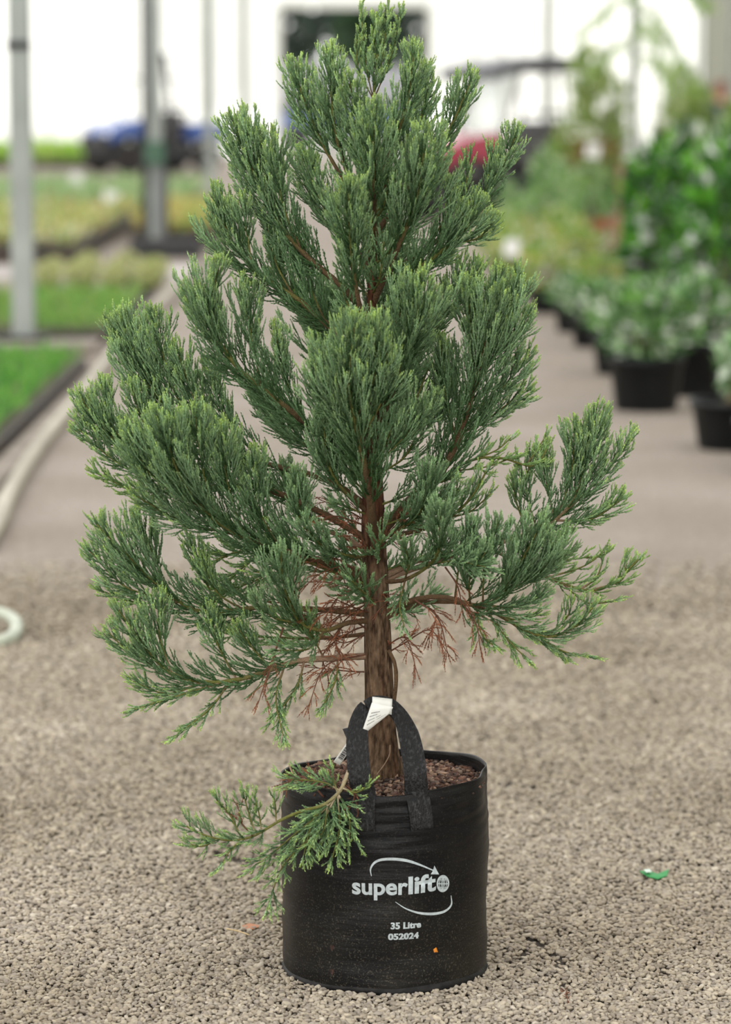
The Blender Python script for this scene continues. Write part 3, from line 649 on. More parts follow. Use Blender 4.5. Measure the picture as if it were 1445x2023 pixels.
for i, (pp, dy) in enumerate(DEADS):
    rg = np.random.default_rng(900 + i)
    far = pp[0][0] < 700 or pp[0][0] > 780
    a = catmull([P(x, y, dy * (1 if far else (j / (len(pp) - 1)))) for j, (x, y) in enumerate(pp)], 0.005)
    A = spray(a, rg, t0=0.2, hw=0.016, gap=0.013, spread=52, up=-0.25, tw=0.02, dead=1, tgap=0.012, twup=-0.2, flare=0.3)
    g1 = cords(A, rg); g2 = wood_tube(a, 0.0018, 0.0008, K_DEAD * 0.7, K_DEAD, n=5, rg=rg)
    link('dead_twig', tri_mesh('dead_twig', *join_geo([g1, g2])), M_fol, tree)['label'] = 'dry rust-brown twig'
# bare stem that runs down beside the trunk
a = catmull([P(768, 1285, -0.02), P(780, 1310, -0.03), P(783, 1345, -0.03), P(779, 1385, -0.02), P(776, 1415, -0.01)], 0.005)
link('branch', tri_mesh('branch', *wood_tube(a, 0.0035, 0.004, WOOD_BR * 1.0, WOOD_BR, green_from=2), smooth=True), M_wood, tree)
a = catmull([P(771, 1472, -0.035), P(770, 1490, -0.045), P(760, 1510, -0.06), P(745, 1530, -0.08)], 0.004)
link('root', tri_mesh('root', *wood_tube(a, 0.0013, 0.001, WOOD_PALE, WOOD_PALE, n=6, green_from=2)), M_wood, tree)
a = catmull([P(572, 1512, -0.02), P(577, 1525, -0.03), P(583, 1535, -0.04)], 0.004)
link('root', tri_mesh('root', *wood_tube(a, 0.0018, 0.0014, WOOD_PALE * 1.3, WOOD_PALE * 1.2, n=6, green_from=2)), M_wood, tree)

# ------------------------------------------------------------------ the grow bag
def bag_material():
    m = bpy.data.materials.new('black_bag_film'); m.use_nodes = True
    nt = m.node_tree; N = nt.nodes; L = nt.links; b = N['Principled BSDF']
    b.inputs['Roughness'].default_value = 0.40; b.inputs['Specular IOR Level'].default_value = 0.20
    tc = N.new('ShaderNodeTexCoord')
    # dust: fine specks, more of them low down
    n1 = N.new('ShaderNodeTexNoise'); n1.inputs['Scale'].default_value = 330; n1.inputs['Detail'].default_value = 3
    n2 = N.new('ShaderNodeTexNoise'); n2.inputs['Scale'].default_value = 9; n2.inputs['Detail'].default_value = 5
    sx = N.new('ShaderNodeSeparateXYZ'); mr = N.new('ShaderNodeMapRange')
    L.new(tc.outputs['Object'], n1.inputs['Vector']); L.new(tc.outputs['Object'], n2.inputs['Vector']); L.new(tc.outputs['Object'], sx.inputs[0])
    L.new(sx.outputs['Z'], mr.inputs['Value']); mr.inputs['From Min'].default_value = 0.0; mr.inputs['From Max'].default_value = 0.30; mr.inputs['To Min'].default_value = 1.0; mr.inputs['To Max'].default_value = 0.25
    r1 = N.new('ShaderNodeMapRange'); r1.inputs['From Min'].default_value = 0.56; r1.inputs['From Max'].default_value = 0.72; L.new(n1.outputs['Fac'], r1.inputs['Value'])
    r2 = N.new('ShaderNodeMapRange'); r2.inputs['From Min'].default_value = 0.35; r2.inputs['From Max'].default_value = 0.7; L.new(n2.outputs['Fac'], r2.inputs['Value'])
    a1 = N.new('ShaderNodeMath'); a1.operation = 'MULTIPLY'; L.new(r1.outputs[0], a1.inputs[0]); L.new(mr.outputs[0], a1.inputs[1])
    a2 = N.new('ShaderNodeMath'); a2.operation = 'MULTIPLY'; L.new(r2.outputs[0], a2.inputs[0]); L.new(mr.outputs[0], a2.inputs[1])
    a3 = N.new('ShaderNodeMath'); a3.operation = 'MULTIPLY_ADD'; L.new(a2.outputs[0], a3.inputs[0]); a3.inputs[1].default_value = 0.055
    a4 = N.new('ShaderNodeMath'); a4.operation = 'MULTIPLY'; L.new(a1.outputs[0], a4.inputs[0]); a4.inputs[1].default_value = 0.32
    L.new(a4.outputs[0], a3.inputs[2])
    mx = N.new('ShaderNodeMix'); mx.data_type = 'RGBA'; L.new(a3.outputs[0], mx.inputs['Factor'])
    mx.inputs['A'].default_value = (0.006, 0.006, 0.0068, 1); mx.inputs['B'].default_value = (*srgb(140, 132, 112), 1)
    L.new(mx.outputs['Result'], b.inputs['Base Color'])
    # woven tape: fine horizontal wrinkles
    mp = N.new('ShaderNodeMapping'); mp.inputs['Scale'].default_value = (7, 7, 70); L.new(tc.outputs['Object'], mp.inputs[0])
    n3 = N.new('ShaderNodeTexNoise'); n3.inputs['Scale'].default_value = 2.2; n3.inputs['Detail'].default_value = 6; L.new(mp.outputs[0], n3.inputs['Vector'])
    bp = N.new('ShaderNodeBump'); bp.inputs['Strength'].default_value = 0.30; bp.inputs['Distance'].default_value = 0.004
    L.new(n3.outputs['Fac'], bp.inputs['Height'])
    n4 = N.new('ShaderNodeTexNoise'); n4.inputs['Scale'].default_value = 420; L.new(tc.outputs['Object'], n4.inputs['Vector'])
    bp2 = N.new('ShaderNodeBump'); bp2.inputs['Strength'].default_value = 0.12; bp2.inputs['Distance'].default_value = 0.002
    L.new(n4.outputs['Fac'], bp2.inputs['Height']); L.new(bp.outputs[0], bp2.inputs['Normal']); L.new(bp2.outputs[0], b.inputs['Normal'])
    return m
M_bag = bag_material()
RIM_Z = 0.368
def rim_z(th):   # th = 0 is +x, -90 deg is towards the camera
    return RIM_Z + 0.007 * math.cos(th) + 0.004 * math.sin(2 * th + 0.6) + 0.003 * math.sin(5 * th)
def bag_r(th, z):
    h = z / RIM_Z
    r = 0.1835 + 0.003 * math.sin(math.pi * min(1, max(0, h))) - 0.0035 * max(0, (h - 0.75) / 0.25) ** 1.5
    r -= 0.005 * max(0, (0.06 - h) / 0.06) ** 2
    q = Vector((math.cos(th) * 2.2, math.sin(th) * 2.2, z * 11))
    r += 0.0032 * mnoise.noise(q) + 0.0022 * mnoise.noise(Vector((math.cos(th) * 1.1, math.sin(th) * 1.1, z * 26 + 3)))
    w = max(0, (h - 0.55) / 0.45)
    r += (0.0013 + 0.0016 * w) * mnoise.noise(Vector((math.cos(th) * 3.0, math.sin(th) * 3.0, z * 75))) * (0.3 + w)
    # dent near the foot of the front
    d = math.atan2(math.sin(th + 1.15), math.cos(th + 1.15))
    r -= 0.007 * math.exp(-((d - 0.0) / 0.34) ** 2 - ((z - 0.07 - 0.05 * (0.3 - d) * 0.4) / 0.022) ** 2)
    # corners at the two creased ends of the rim
    for c0 in (0.03, math.pi - 0.05):
        e = math.atan2(math.sin(th - c0), math.cos(th - c0)); r += 0.004 * math.exp(-(e / 0.10) ** 2) * max(0, (h - 0.5) / 0.5)
    return r
def build_bag():
    n, m = 220, 130; V = []; F = []
    for i in range(m + 1):
        for k in range(n):
            th = 2 * math.pi * k / n; z = 0.002 + (rim_z(th) - 0.002) * (i / m) ** 0.95
            r = bag_r(th, z); V.append((r * math.cos(th), r * math.sin(th), z))
    rows = m + 1
    for j in range(1, 16):                       # folded over the rim and down inside
        for k in range(n):
            th = 2 * math.pi * k / n; z = rim_z(th) - 0.075 * (j / 15) ** 1.2 + (0.0012 if j == 1 else 0)
            r = bag_r(th, rim_z(th)) - 0.0022 - 0.001 * math.sin(j) * 0.3 - 0.002 * j / 15
            V.append((r * math.cos(th), r * math.sin(th), z))
    rows += 15
    for i in range(rows - 1):
        for k in range(n): F.append((i * n + k, i * n + (k + 1) % n, (i + 1) * n + (k + 1) % n, (i + 1) * n + k))
    F.append(tuple(range(n))[::-1])
    body = link('grow_bag', mesh_from('grow_bag', V, F, True), M_bag, tree)
    body['label'] = 'black woven-plastic bag'
    # welded seam that sticks out round the foot
    V = []; F = []
    for k in range(n):
        th = 2 * math.pi * k / n
        a = 0.003 + 0.006 * max(0, mnoise.noise(Vector((math.cos(th) * 2, math.sin(th) * 2, 3.3)))) + 0.005 * max(0, math.cos(th + 0.6)) + 0.006 * max(0, math.cos(th - math.pi - 0.35)) ** 4
        zz = 0.012 + 0.008 * mnoise.noise(Vector((math.cos(th) * 1.7, math.sin(th) * 1.7, 8.1)))
        r0 = bag_r(th, 0.012) - 0.002
        for (dr, z) in ((0, zz + 0.010), (a * 0.6, zz + 0.004), (a, zz - 0.001), (a * 0.8, max(0.001, zz - 0.006)), (0, 0.002)):
            V.append(((r0 + dr) * math.cos(th), (r0 + dr) * math.sin(th), z))
    for k in range(n):
        for j in range(4): F.append((k * 5 + j, k * 5 + j + 1, ((k + 1) % n) * 5 + j + 1, ((k + 1) % n) * 5 + j))
    link('seam', mesh_from('seam', V, F, True), mat('seam_film', (0.006, 0.006, 0.0065), 0.5, (0.018, 0.017, 0.016), 60, bump=0.2, bscale=60, spec=0.2), body)
    return body
bag = build_bag()

# where the print, straps and eyelets go: s along the bag, h up it, from its middle front
def on_bag(s, h, off=0.0007):
    th = -math.pi / 2 + s / 0.186
    r = bag_r(th, h) + off
    return (r * math.cos(th), r * math.sin(th), h)
def px_bag(px, py):                    # front-of-bag coordinates of a mark measured on the photograph
    x = (px - 760) / 1125.0
    th = math.asin(max(-0.98, min(0.98, x / 0.1865))); s = th * 0.186
    depth = 0.1865 * (1 - math.cos(th))
    return s, (1966 - py) / 1085.0 - depth * 0.29
M_strap = mat('webbing', (0.012, 0.012, 0.013), 0.55, (0.075, 0.075, 0.078), 210, bump=0.8, bscale=420, stretch=(1, 1, 0.45), lo=0.5, hi=0.78)
def strap_mesh(name, path, wid, thick=0.0016):
    path = [Vector(p) for p in path]; V = []; F = []; m = len(path)
    for i, p in enumerate(path):
        t = (path[min(i + 1, m - 1)] - path[max(i - 1, 0)]).normalized(); w = Vector(wid[i]); hw = w.length / 2
        w = (w - t * w.dot(t)).normalized(); nn = t.cross(w).normalized()
        for sgn in range(7):
            f = sgn / 6 * 2 - 1; lift = 0.0006 * math.sin(f * 9)
            V.append(p + w * hw * f + nn * (thick / 2 + lift * 0.3))
        for sgn in range(7):
            f = 1 - sgn / 6 * 2; V.append(p + w * hw * f - nn * thick / 2)
    k = 14
    for i in range(m - 1):
        for j in range(k): F.append((i * k + j, i * k + (j + 1) % k, (i + 1) * k + (j + 1) % k, (i + 1) * k + j))
    F.append(tuple(range(k))[::-1]); F.append(tuple(range((m - 1) * k, m * k)))
    return mesh_from(name, V, F, True)
def build_handle():
    pts = []; wid = []
    left = [px_bag(716, y) for y in (1638, 1620, 1600, 1580, 1562)]; right = [px_bag(x, y) for x, y in ((824, 1564), (827, 1582), (829, 1600), (831, 1618), (832, 1634))]
    for s, h in left: pts.append(on_bag(s, h, 0.0022)); wid.append((0.042, 0, 0))
    loop = [(712, 1540, -.187, 1), (708, 1505, -.178, 1), (706, 1465, -.163, .95), (709, 1430, -.148, .8), (719, 1404, -.137, .6), (738, 1391, -.129, .35), (757, 1391, -.126, .2), (775, 1398, -.127, .3), (793, 1418, -.131, .6), (807, 1450, -.141, .9), (816, 1490, -.157, 1), (821, 1530, -.178, 1)]
    for x, y, d, f in loop:
        pts.append(tuple(P(x, y, d))); a = 1 - f
        wid.append(tuple(np.array([0.040 * f + 0.004 * a, 0.024 * a * (1 if x < 757 else 1), 0.028 * a])))
    for s, h in right: pts.append(on_bag(s, h, 0.0022)); wid.append((0.042, 0, 0))
    # smooth
    q = catmull(pts, 0.005); d0 = np.concatenate([[0], np.cumsum(np.linalg.norm(np.diff(np.array(pts), axis=0), axis=1))])
    d1 = np.concatenate([[0], np.cumsum(np.linalg.norm(np.diff(q, axis=0), axis=1))]); d1 = d1 / d1[-1] * d0[-1]
    wq = np.stack([np.interp(d1, d0, np.array(wid)[:, k]) for k in range(3)], 1)
    # the strap's width follows the curve of the bag where it is sewn on
    for i, p in enumerate(q):
        if p[2] < 0.36:
            th = math.atan2(p[1], p[0]); wq[i] = (-math.sin(th) * 0.042, math.cos(th) * 0.042, 0)
    for i in range(1, len(q)):
        if np.dot(wq[i], wq[i - 1]) < 0: wq[i] = -wq[i]
    me = strap_mesh('handle', q, wq)
    link('handle', me, M_strap, bag)['label'] = 'black webbing carrying loop'
build_handle()

# print in pale ink
M_ink = mat('pale_ink', srgb(196, 206, 208), 0.55, srgb(168, 178, 182), 160, lo=0.4, hi=0.75)
def text_mesh(body, size, offset, sp=1.0):
    cu = bpy.data.curves.new('lettering', 'FONT'); cu.body = body; cu.size = size; cu.offset = offset; cu.space_character = sp
    cu.resolution_u = 6
    o = bpy.data.objects.new('lettering', cu); C.objects.link(o)
    dg = bpy.context.evaluated_depsgraph_get()
    me = bpy.data.meshes.new_from_object(o.evaluated_get(dg))
    bpy.data.objects.remove(o)
    return me
def wrap(me, s0, h0, wid, hei, tilt=0.0, curve=0.0, slant=0.0):
    """scale the flat mesh to wid x hei, put its lower left corner at s0, h0 and lay it on the bag"""
    bm = bmesh.new(); bm.from_mesh(me)
    bmesh.ops.triangulate(bm, faces=bm.faces[:])
    bmesh.ops.subdivide_edges(bm, edges=[e for e in bm.edges if e.calc_length() > 0.25 * (me.vertices and 0.05)], cuts=1)
    xs = [v.co.x for v in bm.verts]; ys = [v.co.y for v in bm.verts]; x0, x1, y0, y1 = min(xs), max(xs), min(ys), max(ys)
    for v in bm.verts:
        u = (v.co.x - x0) / (x1 - x0); w = (v.co.y - y0) / (y1 - y0)
        v.co = Vector(on_bag(s0 + wid * u, h0 + hei * w + math.tan(tilt) * wid * u + curve * 4 * u * (1 - u)))
    bm.to_mesh(me); bm.free(); me.update(); return me
def strip_print(pts, widths):
    """a tapering stroke laid on the bag, from photograph marks"""
    pts = np.array([(*px_bag(*p), 0.0) for p in pts]); q = catmull(pts, 0.003); k = len(q)
    w = np.interp(np.linspace(0, 1, k), np.linspace(0, 1, len(widths)), widths)
    t = nrm(np.gradient(q, axis=0)); V = []; F = []
    for i in range(k):
        nx, ny = -t[i][1], t[i][0]
        V.append(on_bag(q[i][0] + nx * w[i] / 2, q[i][1] + ny * w[i] / 2)); V.append(on_bag(q[i][0] - nx * w[i] / 2, q[i][1] - ny * w[i] / 2))
    for i in range(k - 1): F.append((2 * i, 2 * i + 1, 2 * i + 3, 2 * i + 2))
    return V, F
def put_text(name, body, px0, py0, px1, py1, offset, tilt=0.0, curve=0.0, sp=1.0):
    """px0..px1, py0 (bottom) .. py1 (top): the box of the word on the photograph at its left end"""
    s0, h0 = px_bag(px0, py0); s1, _ = px_bag(px1, py0); _, h1 = px_bag(px0, py1)
    return link(name, wrap(text_mesh(body, 1.0, offset, sp), s0, h0, s1 - s0, h1 - h0, tilt, curve), M_ink, bag)
put_text('lettering', 'super', 695, 1770.5, 804, 1736.5, 0.028, RAD(0.5))
put_text('lettering', 'lift', 805, 1761, 860, 1725.5, 0.036, RAD(2.0))
for k_ in (0, 1.1): put_text('lettering', '35 Litre', 770.5 + k_, 1828.5, 830 + k_, 1815, 0.03, RAD(-0.3), sp=1.06)
for k_ in (0, 1.1): put_text('lettering', '052024', 765.5 + k_, 1850, 826 + k_, 1837, 0.03, RAD(-0.3), sp=1.06)
mb = MB()
mb.add(*strip_print([(733, 1725), (731, 1712), (738, 1700), (752, 1693.5), (775, 1692), (802, 1695), (828, 1703), (856, 1714)], [0.001, 0.0035, 0.0048, 0.0052, 0.0052, 0.004, 0.0028, 0.0018]))
A = [on_bag(*px_bag(x, y)) for x, y in ((857, 1704), (866, 1721), (849, 1721), (854, 1714))]
mb.add(A, [(0, 3, 2, 1)])
mb.add(*strip_print([(780, 1775.5), (800, 1788), (825, 1796.5), (850, 1799), (872, 1796), (885, 1789), (892, 1778), (891, 1762)], [0.0008, 0.002, 0.0032, 0.0044, 0.0048, 0.0045, 0.0038, 0.0012]))
o = mb.build('logo_print', M_ink, bag); o['label'] = 'pale arrow arcs round the lettering'
mb = MB()
gx, gy, rx, ry = 874.0, 1739.0, 11.2, 15.0
def ell(fx, fy, a0=0, a1=360, n=28): return [(gx + rx * fx * math.cos(RAD(a0 + (a1 - a0) * i / n)), gy + ry * fy * math.sin(RAD(a0 + (a1 - a0) * i / n))) for i in range(n + 1)]
mb.add(*strip_print(ell(1, 1), [0.0036, 0.0036]))
for f in (0.62, 0.25): mb.add(*strip_print(ell(f, 0.9, -90, 90, 12), [0.0017, 0.0017])); mb.add(*strip_print(ell(f, 0.9, 90, 270, 12), [0.0017, 0.0017]))
mb.add(*strip_print([(gx - rx, gy), (gx, gy + 0.5), (gx + rx, gy)], [0.0017, 0.0017])); mb.add(*strip_print([(gx, gy - ry), (gx, gy), (gx, gy + ry)], [0.0015, 0.0015]))
for dy_ in (-0.5, 0.5): mb.add(*strip_print([(gx - rx * .8, gy + ry * dy_), (gx, gy + ry * dy_ + 0.5), (gx + rx * .8, gy + ry * dy_)], [0.0012, 0.0012]))
mb.build('globe_print', M_ink, bag)
# small drain holes with the mix showing through
M_hole = mat('hole_dark', srgb(70, 46, 36), 0.9, srgb(30, 22, 18), 300)
for (x, y) in ((655, 1864), (655, 1911)):
    s, h = px_bag(x, y)
    V = [on_bag(s + 0.0042 * math.cos(t), h + 0.0055 * math.sin(t) * (1 + .2 * math.sin(3 * t)), 0.0006) for t in np.linspace(0, 2 * math.pi, 14, endpoint=False)]
    link('drain_hole', mesh_from('drain_hole', V, [tuple(range(14))]), M_hole, bag)
# soil: a heaped disc with bark chips
M_soil = mat('bark_mix', srgb(66, 46, 36), 0.95, srgb(96, 70, 56), 60, bump=0.8, bscale=120)
def soil_z(x, y):
    r = math.hypot(x, y); return 0.346 + 0.008 * (1 - (r / 0.18) ** 2) + 0.004 * mnoise.noise(Vector((x * 25, y * 25, 1)))
n = 64; V = [(0, 0, soil_z(0, 0))]; F = []
for i in range(1, 13):
    for k in range(n):
        th = 2 * math.pi * k / n; r = 0.1765 * i / 12; x, y = r * math.cos(th), r * math.sin(th); V.append((x, y, soil_z(x, y) - (0.004 if i == 12 else 0)))
for k in range(n): F.append((0, 1 + k, 1 + (k + 1) % n))
for i in range(11):
    for k in range(n): F.append((1 + i * n + k, 1 + (i + 1) * n + k, 1 + (i + 1) * n + (k + 1) % n, 1 + i * n + (k + 1) % n))
soil = link('soil', mesh_from('soil', V, F, True), M_soil, tree)
def chips():
    rg = np.random.default_rng(3); Vs = []; Ts = []; Cs = []; pal = [srgb(120, 88, 72), srgb(88, 62, 50), srgb(70, 52, 44), srgb(150, 122, 100), srgb(104, 72, 56), srgb(128, 108, 92)]
    base = np.array([(-1, -1, -1), (1, -1, -1), (1, 1, -1), (-1, 1, -1), (-1, -1, 1), (1, -1, 1), (1, 1, 1), (-1, 1, 1)], float) * 0.5
    T0 = np.array([(0, 2, 1), (0, 3, 2), (4, 5, 6), (4, 6, 7), (0, 1, 5), (0, 5, 4), (1, 2, 6), (1, 6, 5), (2, 3, 7), (2, 7, 6), (3, 0, 4), (3, 4, 7)])
    b = 0
    for i in range(2600):
        r = 0.176 * math.sqrt(rg.random()); th = rg.random() * 6.283; x, y = r * math.cos(th), r * math.sin(th)
        d = np.array([rg.uniform(.006, .017), rg.uniform(.004, .009), rg.uniform(.002, .005)])
        v = base * d * (1 + 0.35 * rg.uniform(-1, 1, (8, 3)))
        E = Matrix.Rotation(rg.random() * 6.283, 3, 'Z') @ Matrix.Rotation(rg.normal() * 0.5, 3, 'X') @ Matrix.Rotation(rg.normal() * 0.4, 3, 'Y')
        v = v @ np.array(E).T + np.array([x, y, soil_z(x, y) + rg.uniform(0.0, 0.007)])
        Vs.append(v); Ts.append(T0 + b); b += 8; Cs.append(np.repeat(np.array([pal[rg.integers(len(pal))]]) * rg.uniform(.6, 1.2), 8, 0))
    o = link('bark_chips', tri_mesh('bark_chips', np.vstack(Vs), np.vstack(Ts), np.vstack(Cs)), mat('bark_chip', (0.1, 0.06, 0.04), 0.9, attr='col'), tree)
    o['kind'] = 'stuff'
chips()

# plant label tied to the handle: a long paper strip, wide end up, threaded behind the strap
def plate(name, corners, m, parent, bend=0.0, nx=8, ny=4, th=0.0006):
    a, b, c, d = [Vector(p) for p in corners]; nn = (b - a).cross(d - a).normalized(); V = []; F = []
    for sgn in (0, 1):
        for j in range(ny + 1):
            for i in range(nx + 1):
                u, v = i / nx, j / ny
                V.append((a * (1 - u) + b * u) * (1 - v) + (d * (1 - u) + c * u) * v + nn * (bend * 4 * v * (1 - v) + (th if sgn else 0)))
    k = (nx + 1) * (ny + 1)
    for s in (0, 1):
        for j in range(ny):
            for i in range(nx):
                q = [j * (nx + 1) + i, j * (nx + 1) + i + 1, (j + 1) * (nx + 1) + i + 1, (j + 1) * (nx + 1) + i]
                F.append(tuple(x + s * k for x in (q if s else q[::-1])))
    ring = [i for i in range(nx + 1)] + [j * (nx + 1) + nx for j in range(1, ny + 1)] + [ny * (nx + 1) + i for i in range(nx - 1, -1, -1)] + [j * (nx + 1) for j in range(ny - 1, 0, -1)]
    for i in range(len(ring)):
        p, q = ring[i], ring[(i + 1) % len(ring)]; F.append((p, q, q + k, p + k))
    return link(name, mesh_from(name, V, F, True), m, parent)
M_paper = mat('label_paper', srgb(232, 232, 226), 0.5, srgb(220, 219, 210), 30)
M_txt = mat('label_print', srgb(96, 98, 102), 0.7)
lab = thing('plant_label', 'white paper plant label looped over the black bag handle, printed barcode at its lower end', 'label', tuple(P(740, 1430, -0.135)))
def Lp(x, y, d): return Vector(P(x, y, d)) - lab.location
plate('label_fold', [Lp(735, 1405, -.142), Lp(774, 1412, -.142), Lp(775.5, 1381, -.128), Lp(736, 1376.5, -.128)], M_paper, lab, 0.001)
plate('label_face', [Lp(712, 1456, -.152), Lp(772, 1408, -.157), Lp(777, 1397, -.158), Lp(735, 1388, -.152)], M_paper, lab, 0.0)
plate('label_tail', [Lp(659, 1505, -.125), Lp(672, 1512, -.125), Lp(700, 1470, -.13), Lp(689, 1462, -.13)], M_paper, lab, 0.0)
def on_quad(c, u0, u1, v0, v1, off):
    a, b, cc, d = c; n_ = (b - a).cross(d - a).normalized()
    f = lambda u, v: (a * (1 - u) + b * u) * (1 - v) + (d * (1 - u) + cc * u) * v + n_ * off
    return [f(u0, v0), f(u1, v0), f(u1, v1), f(u0, v1)]
tail = [Lp(659, 1505, -.125), Lp(672, 1512, -.125), Lp(700, 1470, -.13), Lp(689, 1462, -.13)]
mb = MB(); v = 0.22
for w in (0.02, .035, .015, .03, .05, .02, .03, .015, .04, .02, .05, .015):
    mb.add(on_quad(tail, 0.2, 0.85, v, v + w, 0.0012), [(0, 1, 2, 3)]); v += w + 0.018
mb.build('barcode', mat('barcode_ink', srgb(40, 40, 42), 0.6), lab)
face = [Lp(712, 1456, -.152), Lp(772, 1408, -.157), Lp(777, 1397, -.158), Lp(735, 1388, -.152)]
mb = MB()
for k, (v, u0, u1) in enumerate(((0.28, .12, .40), (0.28, .48, .82), (0.42, .1, .36), (0.42, .42, .6), (0.55, .12, .42), (0.66, .14, .5))):
    u = u0
    while u < u1:
        w = random.uniform(0.02, 0.05); mb.add(on_quad(face, u, min(u + w, u1), v, v + 0.03, 0.0012), [(0, 1, 2, 3)]); u += w + 0.012
mb.build('lettering', M_txt, lab)
# a torn scrap of black film caught beside the label
V = [P(677, 1440, -.12), P(690, 1437, -.118), P(700, 1446, -.125), P(697, 1456, -.13), P(686, 1461, -.128), P(681, 1450, -.12), P(690, 1448, -.132)]
link('film_scrap', mesh_from('film_scrap', V, [(0, 1, 6), (1, 2, 6), (2, 3, 6), (3, 4, 6), (4, 5, 6), (5, 0, 6)]), mat('scrap_film', (0.03, 0.034, 0.04), 0.3), bag)

# ------------------------------------------------------------------ gravel
def gravel():
    rg = np.random.default_rng(21); pts = []
    y = -0.62
    while y < 4.9:
        D = y - CAM[1]; sp = 0.0076 + 0.0011 * max(0, D - 5.2)
        hwid = max(0.145 * D + 0.12, 1.3); n = int(2 * hwid / sp)
        xs = np.linspace(-hwid, hwid, n) + rg.uniform(-.45, .45, n) * sp
        ys = y + rg.uniform(-.5, .5, n) * sp
        keep = (xs ** 2 + ys ** 2 > 0.181 ** 2)
        s = np.full(n, sp)
        pts.append(np.stack([xs, ys, np.zeros(n), s], 1)[keep]); y += sp * 0.86
    A = np.vstack(pts); n = len(A)
    pit = np.array([mnoise.noise(Vector((x * 5, y * 3.2, 9.0))) + 0.7 * mnoise.noise(Vector((x * 26, y * 20, 2.0))) for x, y in A[:, :2]])
    lose = 0.05 + 0.75 * np.clip((pit - 0.62) / 0.25, 0, 1) + 0.95 * np.clip((A[:, 1] - 2.6) / 2.3, 0, 1)
    A = A[rg.random(n) > lose]; n = len(A)
    z = rg.uniform(0.0015, 0.0085, n) * (A[:, 3] / 0.0076)
    # trodden hollows
    hol = np.array([mnoise.noise(Vector((x * 2.2, y * 2.2, 4.0))) + 0.5 * mnoise.noise(Vector((x * 7, y * 7, 1.0))) for x, y in A[:, :2]])
    z = z + np.clip(hol, -.8, .8) * 0.0035
    # banked up a little against the bag, and a few stones on top
    rr = np.hypot(A[:, 0], A[:, 1]); z += 0.003 * np.exp(-((rr - 0.19) / 0.02) ** 2)
    me = bpy.data.meshes.new('gravel'); me.vertices.add(n)
    co = np.stack([A[:, 0], A[:, 1], z], 1).astype(np.float32); me.vertices.foreach_set('co', co.ravel())
    sc = me.attributes.new('size', 'FLOAT', 'POINT'); sc.data.foreach_set('value', (A[:, 3] * rg.uniform(0.46, 0.88, n) * np.where(rg.random(n) > .94, 1.3, 1)).astype(np.float32))
    o = bpy.data.objects.new('gravel', me); C.objects.link(o)
    ng = bpy.data.node_groups.new('pebbles', 'GeometryNodeTree')
    ng.interface.new_socket('Geometry', in_out='INPUT', socket_type='NodeSocketGeometry'); ng.interface.new_socket('Geometry', in_out='OUTPUT', socket_type='NodeSocketGeometry')
    N = ng.nodes; L = ng.links
    gi = N.new('NodeGroupInput'); go = N.new('NodeGroupOutput'); iop = N.new('GeometryNodeInstanceOnPoints')
    gti = N.new('GeometryNodeGeometryToInstance')
    for q in range(6):
        ico = N.new('GeometryNodeMeshIcoSphere'); ico.inputs['Radius'].default_value = 1.0; ico.inputs['Subdivisions'].default_value = 3 if q < 2 else 2
        nz = N.new('ShaderNodeTexNoise'); nz.noise_dimensions = '4D'; nz.inputs['Scale'].default_value = 0.75; nz.inputs['Detail'].default_value = 1.0; nz.inputs['W'].default_value = q * 3.7
        po = N.new('GeometryNodeInputPosition'); L.new(po.outputs[0], nz.inputs['Vector'])
        sub = N.new('ShaderNodeVectorMath'); sub.operation = 'SUBTRACT'; sub.inputs[1].default_value = (0.5, 0.5, 0.5); L.new(nz.outputs['Color'], sub.inputs[0])
        scl = N.new('ShaderNodeVectorMath'); scl.operation = 'SCALE'; scl.inputs['Scale'].default_value = 1.5; L.new(sub.outputs[0], scl.inputs[0])
        sp = N.new('GeometryNodeSetPosition'); L.new(ico.outputs['Mesh'], sp.inputs['Geometry']); L.new(scl.outputs[0], sp.inputs['Offset'])
        ss = N.new('GeometryNodeSetShadeSmooth'); L.new(sp.outputs[0], ss.inputs[0])
        sm = N.new('GeometryNodeSetMaterial'); sm.inputs['Material'].default_value = M_peb; L.new(ss.outputs[0], sm.inputs[0])
        L.new(sm.outputs[0], gti.inputs[0])
    L.new(gi.outputs[0], iop.inputs['Points']); L.new(gti.outputs[0], iop.inputs['Instance']); iop.inputs['Pick Instance'].default_value = True
    def rnd(kind, lo, hi, seed):
        r = N.new('FunctionNodeRandomValue'); r.data_type = kind
        ins = [i for i in r.inputs if i.enabled and i.name in ('Min', 'Max')]; ins[0].default_value = lo; ins[1].default_value = hi
        [i for i in r.inputs if i.name == 'Seed' and i.enabled][0].default_value = seed
        return [q for q in r.outputs if q.enabled][0]
    L.new(rnd('INT', 0, 5, 1), iop.inputs['Instance Index'])
    L.new(rnd('FLOAT_VECTOR', (-0.45, -0.45, 0), (0.45, 0.45, 6.283), 2), iop.inputs['Rotation'])
    na = N.new('GeometryNodeInputNamedAttribute'); na.data_type = 'FLOAT'; na.inputs['Name'].default_value = 'size'
    vs = N.new('ShaderNodeVectorMath'); vs.operation = 'SCALE'
    L.new(rnd('FLOAT_VECTOR', (0.75, 0.6, 0.42), (1.25, 0.95, 0.72), 3), vs.inputs[0]); L.new([q for q in na.outputs if q.enabled][0], vs.inputs['Scale'])
    L.new(vs.outputs[0], iop.inputs['Scale']); L.new(iop.outputs[0], go.inputs[0])
    md = o.modifiers.new('pebbles', 'NODES'); md.node_group = ng
    tag(o, 'loose pale beige pea gravel covering the aisle floor round the bag', 'gravel', kind='stuff')
    print('pebbles', n)
